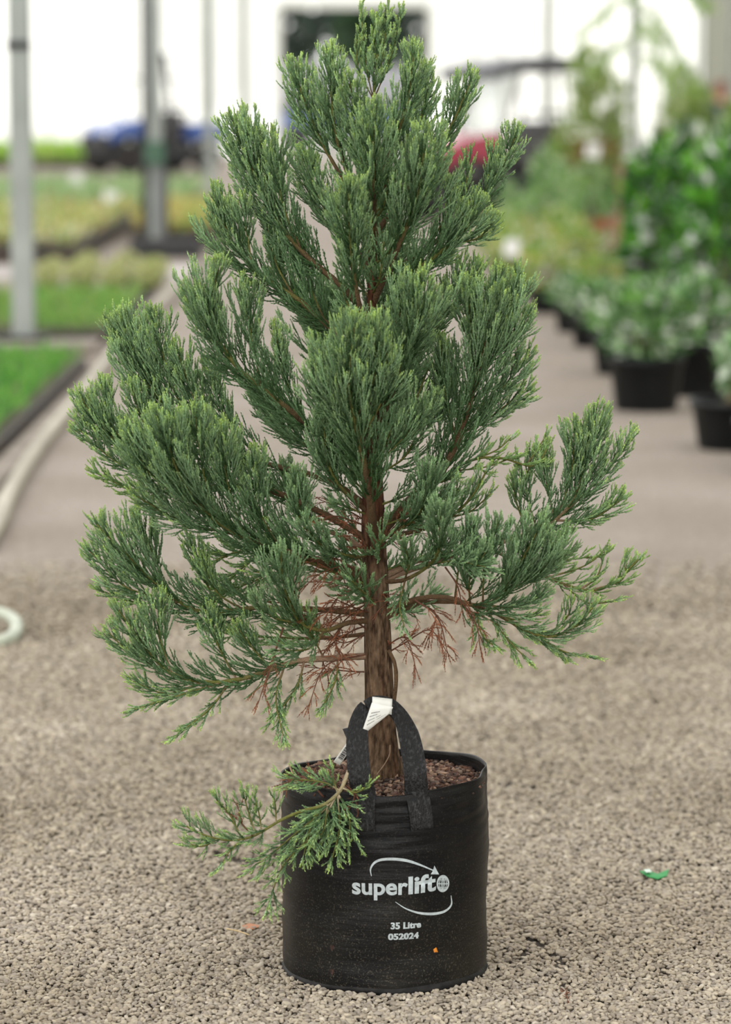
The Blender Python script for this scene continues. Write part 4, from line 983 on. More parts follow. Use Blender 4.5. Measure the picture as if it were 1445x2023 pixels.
def pebble_material():
    m = bpy.data.materials.new('pebble'); m.use_nodes = True
    nt = m.node_tree; N = nt.nodes; L = nt.links; b = N['Principled BSDF']
    b.inputs['Roughness'].default_value = 0.75; b.inputs['Specular IOR Level'].default_value = 0.3
    oi = N.new('ShaderNodeObjectInfo'); r = N.new('ShaderNodeValToRGB'); e = r.color_ramp.elements
    e[0].position = 0.0; e[0].color = (*srgb(136, 127, 115), 1); e[1].position = 1.0; e[1].color = (*srgb(208, 198, 181), 1)
    for p, c in ((0.25, (167, 155, 138)), (0.5, (184, 173, 154)), (0.62, (162, 153, 142)), (0.8, (195, 183, 162)), (0.9, (148, 138, 129))):
        q = e.new(p); q.color = (*srgb(*c), 1)
    L.new(oi.outputs['Random'], r.inputs[0])
    tc = N.new('ShaderNodeTexCoord'); n = N.new('ShaderNodeTexNoise'); n.inputs['Scale'].default_value = 1.2; n.inputs['Detail'].default_value = 4
    L.new(oi.outputs['Location'], n.inputs['Vector'])
    r2 = N.new('ShaderNodeValToRGB'); e2 = r2.color_ramp.elements; e2[0].position = 0.36; e2[0].color = (0.72, 0.70, 0.66, 1); e2[1].position = 0.62; e2[1].color = (1, 1, 1, 1)
    L.new(n.outputs['Fac'], r2.inputs[0])
    mx = N.new('ShaderNodeMix'); mx.data_type = 'RGBA'; mx.blend_type = 'MULTIPLY'; mx.inputs['Factor'].default_value = 1
    L.new(r.outputs[0], mx.inputs['A']); L.new(r2.outputs[0], mx.inputs['B']); L.new(mx.outputs['Result'], b.inputs['Base Color'])
    return m
M_peb = pebble_material()
gravel()

# little things lying on the gravel
def litter(name, label, cat, pix, col, th=0.0015, rough=0.6, lift=0.007):
    c = G(*np.mean(np.array(pix), 0)); V = []
    k = len(pix)
    for s in (0, 1):
        for x, y in pix: q = G(x, y); V.append((q[0] - c[0], q[1] - c[1], lift + 0.003 * math.sin(x * 0.4) + th * s))
    F = [tuple(range(k))[::-1], tuple(range(k, 2 * k))] + [(i, (i + 1) % k, k + (i + 1) % k, k + i) for i in range(k)]
    o = link(name, mesh_from(name, V, F), mat(name + '_surface', col, rough), None, (c[0], c[1], 0)); tag(o, label, cat); return o
litter('plastic_strip', 'curled bright green plastic strip on the gravel right of the bag', 'plastic strip', [(1264, 1737), (1280, 1735), (1300, 1739), (1322, 1735), (1318, 1744), (1300, 1749), (1280, 1747)], srgb(30, 138, 66), lift=0.015)
ws = G(1287, 1741)
ps = bpy.data.objects['plastic_strip']
link('printed_end', mesh_from('printed_end', [G(x, y) - G(*np.mean(np.array([(1264, 1737), (1280, 1735), (1300, 1739), (1322, 1735), (1318, 1744), (1300, 1749), (1280, 1747)]), 0)) + np.array([0, 0, 0.0215]) for x, y in ((1272, 1738), (1284, 1737), (1288, 1743), (1277, 1744))], [(0, 3, 2, 1)]), mat('pale_plastic', srgb(196, 214, 200), 0.5), ps)
litter('fallen_leaf', 'dry orange-brown leaf on the gravel left of the bag', 'leaf', [(478, 1840), (492, 1836), (514, 1834), (518, 1838), (500, 1842), (484, 1844)], srgb(178, 120, 84), lift=0.008)
st = MB().tube([tuple(G(448, 1845) + np.array([0, 0, .010])), tuple(G(470, 1850) + np.array([0, 0, .011])), tuple(G(492, 1857) + np.array([0, 0, .010]))], 0.0012, 6).build('straw', mat('straw', srgb(204, 180, 134), 0.7))
tag(st, 'thin straw stalk lying on the gravel left of the bag', 'straw')
s, h = px_bag(862, 1871)
V = [on_bag(s + a, h + b, c) for a, b, c in ((-.004, .002, .001), (0, .006, .003), (.003, .003, .001), (.005, -.004, .002), (.001, -.002, .004), (-.002, -.004, .001))]
tag(link('orange_petal', mesh_from('orange_petal', V, [(0, 4, 1), (1, 4, 2), (2, 4, 3), (3, 4, 5), (5, 4, 0)]), mat('petal', srgb(226, 140, 40), 0.6)), 'tiny orange petal stuck low on the front of the black bag', 'petal')
a = catmull([G(1112, 1962) + np.array([0, 0, .008]), G(1118, 1972) + np.array([0, 0, .01]), G(1122, 1985) + np.array([0, 0, .008])], 0.003)
rg = np.random.default_rng(77); A = spray(a, rg, t0=0.1, hw=0.006, gap=0.006, spread=50, up=0.1, tw=0.008, dead=1)
tag(link('dead_sprig', tri_mesh('dead_sprig', *join_geo([cords(A, rg), wood_tube(a, .001, .0006, K_DEAD, K_DEAD, n=5)])), M_fol), 'small rust-brown sprig on the gravel in front of the bag', 'sprig')

# ------------------------------------------------------------------ posts of the house
def YD(D): return D + CAM[1]
M_post = mat('post_steel', srgb(172, 178, 174), 0.5, srgb(152, 158, 154), 2.5, metal=0.1)
M_dark = mat('dark_rubber', srgb(34, 34, 36), 0.7, srgb(52, 52, 54), 8)
M_concrete = mat('concrete', srgb(148, 138, 128), 0.9, srgb(116, 108, 98), 6, bump=0.3)
def post(x, D, label, w=0.135, h=7.2):
    t = thing('steel_post', label, 'post', (x, YD(D), 0), group='steel posts of the growing house')
    MB().box((0, 0, h / 2), (w, w, h), bev=0.012).build('shaft', M_post, t)
    MB().box((0, 0, 0.012), (w * 2.2, w * 2.2, 0.024), bev=0.004).build('base_plate', M_dark, t)
    return t
p = post(-2.175, 19.0, 'pale grey square steel post at the left edge, standing between two green trays')
p.location.z = 0.062
MB().box((0, -0.05, 1.82), (0.15, 0.06, 0.05)).build('clamp', M_dark, p)
o = MB().box((0, 0, 0.03), (2.5, 0.62, 0.06), bev=0.01).build('footing', M_concrete, None, loc=(-2.95, YD(18.8), 0)); tag(o, 'low grey-brown concrete strip under the leftmost steel post', 'footing')
p2 = post(-2.165, 31.0, 'grey steel post with dark pipes strapped to it, in front of the blue buggy')
MB().tube([(-0.10, -0.07, 0.02), (-0.10, -0.07, 6.8)], 0.034, 8).build('pipe', M_dark, p2)
MB().tube([(0.10, -0.06, 0.02), (0.10, -0.06, 1.1), (0.16, -0.06, 1.5), (0.10, -0.06, 2.0)], 0.03, 8).build('pipe', M_dark, p2)
MB().tube([(0.06, -0.10, 0.02), (0.06, -0.10, 0.85)], 0.04, 8).build('pipe', mat('grey_pipe', srgb(120, 122, 126), 0.5), p2)
MB().box((0, -0.1, 1.0), (0.2, 0.1, 0.24), bev=0.01).build('valve_box', mat('valve_green', srgb(70, 104, 84), 0.5), p2)
bx_ = MB().box((0.1, 0, 0.09), (0.75, 0.4, 0.18), taper=0.85, bev=0.02).build('dark_block', M_dark, None, loc=(-2.1, YD(29.9), 0)); tag(bx_, 'low black cover at the foot of the piped post', 'block')  # low dark block filling the dark area at the post foot
post(-2.22, 43.0, 'slim grey steel post right of the blue buggy')
post(-2.2, 55.0, 'faint grey steel post just left of the doorway')
p3 = post(3.2, 37.0, 'pale grey steel post among the shrubs on the right, white sleeve round its lower part', w=0.11)
MB().lathe([(0.105, 0.25), (0.112, 0.3), (0.112, 1.05), (0.085, 1.15), (0.075, 1.18)], 16).build('sleeve', mat('white_sleeve', srgb(224, 226, 230), 0.5), p3, True)
post(3.2, 55.0, 'distant grey steel post behind the red buggy roof')

# ------------------------------------------------------------------ the planting beds on the left
def leaf_mass(name, pts, dirs, ln, wd, cols, rg, fold=0.25):
    """one folded leaf (4 triangles) per point"""
    n = len(pts); d = nrm(dirs); s = nrm(np.cross(d, rg.normal(size=(n, 3)))); u = np.cross(s, d)
    ln = np.broadcast_to(np.asarray(ln, float), (n,))[:, None] * rg.uniform(.7, 1.2, (n, 1)); wd = ln * wd
    a = pts; t = pts + d * ln - u * ln * 0.12; m = pts + d * ln * 0.5
    l = m + s * wd / 2 + u * wd * fold; r = m - s * wd / 2 + u * wd * fold
    V = np.vstack([a, l, r, t, m]); i = np.arange(n)
    T = np.vstack([np.stack([i, i + 4 * n, i + n], 1), np.stack([i, i + 2 * n, i + 4 * n], 1), np.stack([i + n, i + 4 * n, i + 3 * n], 1), np.stack([i + 4 * n, i + 2 * n, i + 3 * n], 1)])
    cols = np.asarray(cols); c = cols[rg.integers(len(cols), size=n)] * rg.uniform(.8, 1.2, (n, 1))
    return tri_mesh(name, V, T, np.vstack([c * .9, c, c, c * 1.1, c * .95]).clip(0, 1))
M_leaf = mat('leaf_matt', (0.1, 0.2, 0.05), 0.55, attr='col', transl=0.3, spec=0.35)
M_gloss = mat('leaf_glossy', (0.1, 0.2, 0.05), 0.2, attr='col', transl=0.15, spec=0.6)
M_tray = mat('tray_black', srgb(44, 42, 42), 0.6, srgb(70, 58, 48), 5)
M_moss = mat('tray_mix', srgb(78, 84, 50), 0.95, srgb(64, 52, 40), 4)
def bed(name, label, x0, x1, D0, D1, h, ph, n, cols, ln, wd, cat='plant bed', edge=None):
    t = thing(name, label, cat, ((x0 + x1) / 2, YD((D0 + D1) / 2), 0)); dx, dy = x1 - x0, D1 - D0
    MB().box((0, 0, h / 2), (dx, dy, h), bev=0.01).build('tray', edge or M_tray, t)
    MB().box((0, 0, h + 0.004), (dx - 0.06, dy - 0.06, 0.012)).build('soil', M_moss, t)
    rg = np.random.default_rng(int(D0 * 10))
    pts = np.stack([rg.uniform(-dx / 2 + .03, dx / 2 - .03, n), rg.uniform(-dy / 2 + .03, dy / 2 - .03, n), np.full(n, h)], 1)
    clump = np.array([mnoise.noise(Vector((x * 2.5, y * 1.2, D0))) for x, y, _ in pts])
    pts[:, 2] += rg.uniform(0, ph, n) * (0.75 + 0.5 * clump)
    d = np.stack([rg.normal(size=n) * .55, rg.normal(size=n) * .55, np.full(n, 1.0)], 1)
    f = link('foliage', leaf_mass('foliage', pts, d, ln, wd, [srgb(*c) for c in cols], rg), M_leaf, t); f['kind'] = 'stuff'
    return t
bed('seedling_bed', 'nearest bright green bed of short grassy seedlings at the lower left', -4.6, -1.64, 12.0, 17.5, 0.07, 0.05, 9000, [(112, 178, 70), (96, 160, 62), (132, 186, 84), (84, 150, 70)], 0.10, 0.12)
bed('seedling_bed', 'second green grassy bed, just beyond the concrete strip and first post', -4.9, -1.68, 19.4, 23.2, 0.07, 0.05, 6000, [(122, 176, 84), (140, 186, 92), (104, 160, 70), (160, 180, 96)], 0.10, 0.12)
bed('seedling_bed', 'wide yellow-green bed with rusty tints beyond the cross path', -7.5, -2.78, 28.8, 37.0, 0.16, 0.16, 5000, [(196, 202, 118), (212, 212, 146), (164, 188, 104), (206, 168, 108), (148, 174, 96), (226, 228, 190)], 0.15, 0.3)
bed('seedling_bed', 'small yellow-green bed right behind the piped post', -2.5, -1.62, 31.9, 37.0, 0.16, 0.16, 2200, [(196, 202, 118), (212, 212, 146), (164, 188, 104), (206, 168, 108)], 0.15, 0.3)
bed('seedling_bed', 'far soft-green bed in front of the blue buggy', -10.0, -2.45, 40.0, 48.5, 0.12, 0.14, 4500, [(176, 204, 150), (160, 192, 134), (196, 208, 160), (140, 172, 116)], 0.2, 0.3)
bed('seedling_bed', 'farthest bed of taller lime-green plants against the left of the white end wall', -12.0, -5.5, 67.0, 71.0, 0.14, 0.34, 3000, [(176, 214, 92), (150, 200, 80), (196, 220, 120)], 0.26, 0.3)
# strip of small bushy plants in pots at the head of the second bed
M_pot = mat('pot_black', srgb(18, 21, 23), 0.5, srgb(30, 33, 35), 6, spec=0.3)
M_mix = mat('pot_mix', srgb(86, 68, 54), 0.95, srgb(60, 48, 40), 30, bump=0.5)
def pot_profile(r, h): return [(r * 0.8, 0), (r * 0.82, 0.004), (r * 0.97, h * 0.86), (r * 1.04, h * 0.87), (r * 1.04, h), (r * 0.97, h), (r * 0.95, h * 0.88)]
def blob_points(n, rg, c, rad, shell=0.55):
    v = nrm(rg.normal(size=(n, 3))); q = (shell + (1 - shell) * rg.random((n, 1)) ** 0.6)
    return c + v * q * rad, v
def potted(name, label, cat, loc, group, pr, ph, blobs, ln, wd, cols, gloss=False, nstem=5, seed=0, mixmat=None):
    t = thing(name, label, cat, loc, group=group); rg = np.random.default_rng(seed)
    MB().lathe(pot_profile(pr, ph), 24).build('pot', M_pot, t, True)
    MB().lathe([(pr * 0.95, ph * 0.86), (pr * 0.5, ph * 0.9), (0.0, ph * 0.91)], 20).build('soil', mixmat or M_mix, t, True)
    P_ = []; D_ = []
    for c, rad, n in blobs:
        p_, v = blob_points(n, rg, np.array(c), np.array(rad)); P_.append(p_); D_.append(v + np.array([0, 0, .5]) + rg.normal(size=(n, 3)) * .5)
    f = link('foliage', leaf_mass('foliage', np.vstack(P_), np.vstack(D_), ln, wd, [srgb(*c) for c in cols], rg), M_gloss if gloss else M_leaf, t); f['kind'] = 'stuff'
    mb = MB()
    for k in range(nstem):
        c, rad, n = blobs[k % len(blobs)]; e = np.array(c) + np.array([rg.normal() * rad[0] * .3, rg.normal() * rad[1] * .3, 0])
        mb.tube([(rg.normal() * .02, rg.normal() * .02, ph * .88), tuple((e * .5 + np.array([0, 0, ph * .45]))), tuple(e)], [0.012, 0.009, 0.004], 6)
    mb.build('stem', mat('shrub_stem', srgb(104, 88, 62), 0.8), t, True)
    return t
lowp = potted('bushy_plant', 'low yellow-green bushy plant', 'potted plant', (-2.65, YD(23.9), 0), 'low bushy plants at the end of the second bed', 0.1, 0.13,
              [((0, 0, 0.24), (0.14, 0.14, 0.13), 240)], 0.07, 0.5, [(200, 206, 132), (176, 190, 110), (214, 214, 160), (150, 168, 100), (226, 222, 190)], seed=4)
k = 0
for x in (-2.6, -2.32, -2.06, -1.8):
    for D in (24.0, 24.7, 25.4):
        side = {-2.6: 'leftmost', -2.32: 'second from the left', -2.06: 'third from the left', -1.8: 'rightmost'}[x]; row = {24.0: 'front', 24.7: 'middle', 25.4: 'back'}[D]
        lb = f'low yellow-green bushy plant, {side} in the {row} row on the left'
        loc = (x + random.uniform(-.04, .04), YD(D) + random.uniform(-.08, .08), 0)
        if k == 0: lowp.location = loc; lowp['label'] = lb; lowp.scale = (.66, .66, .66)
        else: dup(lowp, loc, random.uniform(0, 6.28), random.uniform(.6, .72), lb)
        k += 1
# pale cross path and kerb
M_path = mat('pale_path', srgb(190, 184, 182), 0.9, srgb(164, 158, 154), 2.0)
struct(MB().box((-5.2, YD(27.3), 0.006), (7.2, 1.9, 0.012)).build('path', M_path))
struct(MB().box((-1.55, YD(20.2), 0.02), (0.1, 16.4, 0.04), bev=0.008).build('trim_1', M_concrete))
# hoses
def hose(name, label, pix, r, c, z=None):
    pts = catmull([G(x, y, r) for x, y in pix], 0.05)
    o = MB().tube([tuple(p) for p in pts], r, 12).build(name, c, None, True); tag(o, label, 'hose'); return o
M_hose = mat('hose_beige', srgb(186, 180, 164), 0.6, srgb(160, 152, 138), 5)
M_hose2 = mat('hose_green', srgb(196, 202, 184), 0.5, srgb(150, 160, 146), 6)
hose('garden_hose', 'long pale beige hose lying along the left edge of the gravel aisle', [(-30, 1075), (2, 1020), (14, 985), (50, 922), (95, 858), (140, 805), (178, 756), (215, 708), (262, 652), (312, 600), (352, 562), (392, 530)], 0.033, M_hose)
hose('garden_hose', 'loop of pale green hose entering the frame at the left edge of the gravel', [(-70, 1200), (-30, 1206), (5, 1214), (28, 1226), (33, 1242), (24, 1258), (2, 1268), (-40, 1276), (-80, 1274)], 0.02, M_hose2)

# ------------------------------------------------------------------ white plant labels in the beds
M_tagw = mat('white_tag', srgb(252, 252, 250), 0.4); M_stk = mat('tag_stake', srgb(120, 128, 96), 0.7)
def white_tag(x, D, z, label, w=0.11, h=0.13, sw=0.014):
    t = thing('plant_tag', label, 'plant tag', (x, YD(D), 0), group='white plant tags')
    MB().box((0, 0, z + h / 2), (w, 0.004, h), ry=0.1, bev=0.001).build('card', M_tagw, t); MB().box((0, 0.006, (z + 0.04) / 2), (sw, 0.004, z + 0.04)).build('stake', M_stk, t)
white_tag((215 - 722) / (6000 / 36.0), 36.0, 0.28, 'white plant tag standing left of the piped post', 0.18, 0.18)
white_tag((148 - 722) / (6000 / 44.0), 44.0, 0.30, 'small white plant tag farther back in the soft-green bed', 0.17, 0.17)
white_tag((67 - 722) / (6000 / 37.5), 37.5, 0.22, 'white plant tag right beside the leftmost post', 0.1, 0.1)
white_tag((1001 - 722) / (6000 / 23.0), 23.0, 0.37, 'bright white plant tag at the near edge of the right-hand plants', 0.12, 0.13)
white_tag((1162 - 722) / (6000 / 31.0), 31.0, 0.95, 'white plant tag among the tall leaves beside the red buggy', 0.14, 0.14, 0.006)

# ------------------------------------------------------------------ the plants on the right
low = potted('grey_green_shrub', 'rounded grey-green shrub in a black pot, nearest full pot on the right of the aisle', 'potted shrub', (1.385, YD(15.3), 0), 'rounded grey-green shrubs in black pots', 0.19, 0.27,
             [((0, 0, 0.40), (0.24, 0.24, 0.14), 330), ((-0.12, 0.05, 0.47), (0.12, 0.12, 0.1), 90), ((0.13, -0.04, 0.48), (0.12, 0.12, 0.1), 90)], 0.085, 0.5,
             [(128, 166, 112), (92, 138, 76), (238, 242, 232), (68, 110, 58), (120, 172, 80), (160, 188, 142), (54, 92, 48)], gloss=True, seed=8)  # the near-white leaf tone paints gloss highlights into the colour
for x, D, s, lb in ((1.70, 16.1, 1.05, 'rounded grey-green shrub in a black pot, right behind the nearest one'), (1.42, 17.3, .85, 'rounded grey-green shrub peeping over the two nearest pots'),
                    (1.40, 19.2, .72, 'small grey-green shrub in a black pot at the aisle, before the brown stake'), (1.36, 20.4, .66, 'small grey-green shrub by the aisle, next beyond the three rounded ones'),
                    (1.66, 18.2, .85, 'rounded grey-green shrub at the foot of the tall glossy shrubs')):
    dup(low, (x, YD(D), 0), random.uniform(0, 6.28), s, lb)
lowpot = potted('wide_pot_plant', 'wide low black pot with mossy mix at the right edge, a few leaves behind', 'potted plant', (1.63, YD(13.6), 0), 'wide low pots at the right edge', 0.2, 0.22,
                [((0.12, 0.16, 0.36), (0.16, 0.12, 0.13), 260)], 0.085, 0.5, [(164, 192, 150), (120, 160, 104), (206, 220, 196), (100, 146, 84)], gloss=True, seed=9, mixmat=M_moss)
dup(lowpot, (1.73, YD(12.75), 0), 0.4, 1.0, 'wide low black pot cut off by the right edge, nearest of all the pots')
tall = potted('glossy_shrub', 'tall dark glossy-leaved shrub', 'potted shrub', (2.05, YD(18.9), 0), 'tall glossy-leaved shrubs on the right', 0.2, 0.3,
              [((0, 0, 0.6), (0.28, 0.28, 0.28), 210), ((0.05, 0, 0.93), (0.22, 0.22, 0.25), 150), ((-0.12, 0.1, 0.8), (0.2, 0.2, 0.2), 70), ((0.03, 0.03, 1.18), (0.1, 0.1, 0.14), 36)], 0.17, 0.46,
              [(66, 122, 42), (96, 166, 50), (50, 96, 42), (124, 188, 66), (238, 243, 236), (40, 78, 36), (78, 134, 56), (56, 104, 48)], gloss=True, seed=12)  # near-white leaves stand in for bright glints on glossy ones
spots = [(2.15, 18.8, .92), (2.0, 20.5, .95), (2.35, 21.9, .98), (2.9, 22.9, 1.0), (2.45, 24.2, .98), (2.95, 25.6, .95), (2.45, 26.7, .85), (3.15, 27.6, .66)]
names = ['nearest of them, at the right edge', 'just right of the brown stake', 'second row, behind the one next to the stake', 'second one at the right edge', 'in the middle of the group', 'third one at the right edge', 'at the back, right of the white-sleeved post', 'at the back by the right edge']
for i, ((x, D, s), nm_) in enumerate(zip(spots, names)):
    lb = 'tall dark glossy-leaved shrub, ' + nm_
    if i == 0: tall.location = (x, YD(D), 0); tall.scale = (s, s, s); tall['label'] = lb
    else: dup(tall, (x, YD(D), 0), random.uniform(0, 6.28), s, lb)
yel = potted('yellow_green_plant', 'bushy yellow-green plant', 'potted plant', (1.3, YD(23.5), 0), 'yellow-green plants by the aisle on the right', 0.14, 0.18,
             [((0, 0, 0.32), (0.22, 0.22, 0.16), 380)], 0.08, 0.45, [(156, 192, 88), (130, 172, 76), (192, 206, 112), (104, 150, 70), (182, 172, 96), (228, 233, 210)], seed=15)
spots = [(1.30, 22.2, 1.0), (1.16, 24.0, 1.0), (1.72, 24.8, 1.0), (1.18, 25.6, 1.1), (1.75, 26.6, 1.0), (1.2, 27.4, 1.1), (1.78, 28.4, 1.05), (1.6, 21.4, .9)]
names = ['nearest one at the aisle edge', 'second along the aisle edge', 'second row, left of the stake', 'third along the aisle edge', 'third row, left of the stake', 'farthest along the aisle, before the white tag', 'farthest row, left of the stake', 'close in front of the stake foot']
for i, ((x, D, s), nm_) in enumerate(zip(spots, names)):
    lb = 'bushy yellow-green potted plant, ' + nm_
    if i == 0: yel.location = (x, YD(D), 0); yel['label'] = lb
    else: dup(yel, (x, YD(D), 0), random.uniform(0, 6.28), s, lb)
red_ = potted('red_tinged_plant', 'plant with red-tinged leaves beside the brown stake', 'potted plant', (2.15, YD(27.2), 0), None, 0.15, 0.2, [((0, 0, 0.33), (0.26, 0.26, 0.13), 300)], 0.07, 0.45, [(190, 84, 70), (160, 110, 70), (206, 120, 90), (120, 130, 80)], seed=16)
mid_ = potted('leafy_shrub', 'upright light-green leafy shrub', 'potted shrub', (1.6, YD(30), 0), 'upright leafy shrubs before the red buggy', 0.18, 0.26,
              [((0, 0, 0.5), (0.25, 0.25, 0.24), 420), ((0, 0, 0.85), (0.17, 0.17, 0.26), 260)], 0.1, 0.32, [(150, 196, 108), (120, 174, 84), (180, 210, 140), (100, 150, 78), (216, 226, 204)], seed=18)
spots = [(1.75, 30.0, .95), (1.95, 31.4, .8), (1.5, 32.6, .6), (2.35, 32.3, .82), (3.35, 29.6, 1.05), (3.45, 32.2, 1.15), (3.95, 33.4, 1.2), (4.1, 36.4, .95)]
names = ['nearest the aisle', 'second from the aisle in the front row', 'smallest, beside the red buggy', 'in front of the red buggy tray', 'right of the sleeved post, close by it', 'second to the right of the sleeved post', 'third to the right of the sleeved post', 'rightmost at the back']
for i, ((x, D, s), nm_) in enumerate(zip(spots, names)):
    lb = 'upright light-green leafy shrub, ' + nm_
    if i == 0: mid_.location = (x, YD(D), 0); mid_.scale = (s, s, s); mid_['label'] = lb
    else: dup(mid_, (x, YD(D), 0), random.uniform(0, 6.28), s, lb)
fine = potted('olive_shrub', 'loose olive-green shrub with fine leaves', 'potted shrub', (2.3, YD(34), 0), 'loose olive-green shrubs at the back right', 0.2, 0.3,
              [((0, 0, 1.0), (0.4, 0.4, 0.45), 560), ((0.1, 0, 1.5), (0.26, 0.26, 0.36), 420), ((-0.05, 0, 1.8), (0.16, 0.16, 0.28), 220)], 0.15, 0.28, [(170, 188, 112), (140, 168, 84), (176, 190, 112), (120, 150, 80)], seed=21)
spots = [(2.5, 34.4, 1.0), (3.75, 35.0, .8), (4.6, 38.3, .72), (4.95, 41.4, .62), (4.3, 41.8, .95)]
names = ['tall one in front of the red buggy tray', 'just right of the sleeved post', 'right of the weeping tree', 'lowest, in front of the person', 'left of the person']
for i, ((x, D, s), nm_) in enumerate(zip(spots, names)):
    lb = 'loose olive-green shrub with fine leaves, ' + nm_
    if i == 0: fine.location = (x, YD(D), 0); fine['label'] = lb
    else: dup(fine, (x, YD(D), 0), random.uniform(0, 6.28), s, lb)
# stake
stx, stD = 1.89, 23.4
o = MB().tube([(0, 0, 0), (0.03, 0, 1.05)], [0.024, 0.02], 8).build('wooden_stake', mat('stake_wood', srgb(176, 146, 112), 0.8, srgb(150, 120, 90), 20), None, loc=(stx, YD(stD), 0)); tag(o, 'slim brown wooden stake standing upright among the plants on the right', 'stake')
# weeping tree: slim trunk, arching branches hung with narrow leaves
wt = thing('weeping_tree', 'slim potted tree with long arching leafy branches, beside the sleeved post', 'tree', (2.66, YD(30.4), 0))
MB().lathe(pot_profile(0.22, 0.32), 24).build('pot', M_pot, wt, True)
MB().lathe([(0.205, 0.275), (0.1, 0.29), (0.0, 0.295)], 20).build('soil', M_mix, wt, True)
MB().tube([(0, 0, 0.28), (-0.01, 0, 1.2), (0.0, 0, 2.2), (0.02, 0, 3.1)], [0.03, 0.026, 0.02, 0.012], 8).build('trunk', mat('young_bark', srgb(116, 126, 92), 0.8), wt, True)
arcs = [((0.02, 0, 2.9), (0.35, 0.0, 2.75), (0.72, 0.0, 2.45)), ((0.0, 0, 2.5), (0.22, 0, 2.3), (0.42, 0, 1.95), (0.62, 0, 1.62)), ((0, 0, 2.6), (-0.3, 0.1, 2.45), (-0.62, 0.15, 2.15)), ((0, 0, 2.2), (-0.25, 0, 2.05), (-0.5, 0.1, 1.8)),
        ((0, 0, 2.3), (0.1, -0.3, 2.2), (0.2, -0.6, 1.8)), ((0, 0, 2.0), (0.25, 0.1, 1.9), (0.4, 0.2, 1.6)), ((0, 0, 3.0), (-0.25, -0.1, 3.0), (-0.5, -0.1, 2.7))]
for i, a in enumerate(arcs):
    ax = catmull(a, 0.02); b = MB().tube([tuple(p) for p in ax[::3]], 0.008, 6).build('branch', MATS['young_bark'], wt, True)
    rg = np.random.default_rng(300 + i); n = 240 if i < 2 else 110; idx = (rg.random(n) ** .8 * (len(ax) - 1)).astype(int)
    d = np.stack([rg.normal(size=n) * .6, rg.normal(size=n) * .6, np.full(n, -.7)], 1)
    f = link('foliage', leaf_mass('foliage', ax[idx] + rg.normal(size=(n, 3)) * .03, d, 0.14, 0.14, [srgb(164, 196, 104), srgb(136, 176, 88), srgb(180, 208, 128)], rg), M_leaf, b); f['kind'] = 'stuff'

# ------------------------------------------------------------------ buggies
M_tyre = mat('tyre_rubber', srgb(36, 35, 36), 0.8, srgb(54, 50, 48), 14, bump=0.4)
M_rim = mat('wheel_rim', srgb(120, 120, 124), 0.35, metal=0.6)
M_black = mat('black_plastic', srgb(40, 42, 46), 0.5, srgb(56, 58, 62), 5)
M_seat = mat('seat_vinyl', srgb(52, 50, 52), 0.5)
M_tube = mat('cage_tube', srgb(84, 88, 92), 0.4)
M_lamp = mat('lamp_lens', srgb(240, 244, 250), 0.1)
M_screen = bpy.data.materials.new('clear_screen'); M_screen.use_nodes = True
_n = M_screen.node_tree.nodes; _l = M_screen.node_tree.links; _t = _n.new('ShaderNodeBsdfTransparent'); _t.inputs[0].default_value = (.86, .88, .88, 1); _x = _n.new('ShaderNodeMixShader'); _x.inputs[0].default_value = .15
_n['Principled BSDF'].inputs['Roughness'].default_value = 0.05
_l.new(_t.outputs[0], _x.inputs[1]); _l.new(_n['Principled BSDF'].outputs[0], _x.inputs[2]); _l.new(_x.outputs[0], _n['Material Output'].inputs[0])
def prism(mb, prof, w, bev=0.02):
    """side outline (x, z), extruded across y"""
    bm = bmesh.new(); vs = [bm.verts.new((x, -w / 2, z)) for x, z in prof]; f = bm.faces.new(vs)
    r = bmesh.ops.extrude_face_region(bm, geom=[f]); bmesh.ops.translate(bm, vec=(0, w, 0), verts=[v for v in r['geom'] if isinstance(v, bmesh.types.BMVert)])
    bmesh.ops.recalc_face_normals(bm, faces=bm.faces)
    if bev: bmesh.ops.bevel(bm, geom=list(bm.edges), offset=bev, segments=2, affect='EDGES')
    bm.verts.index_update(); mb.add([v.co[:] for v in bm.verts], [[v.index for v in q.verts] for q in bm.faces]); bm.free(); return mb
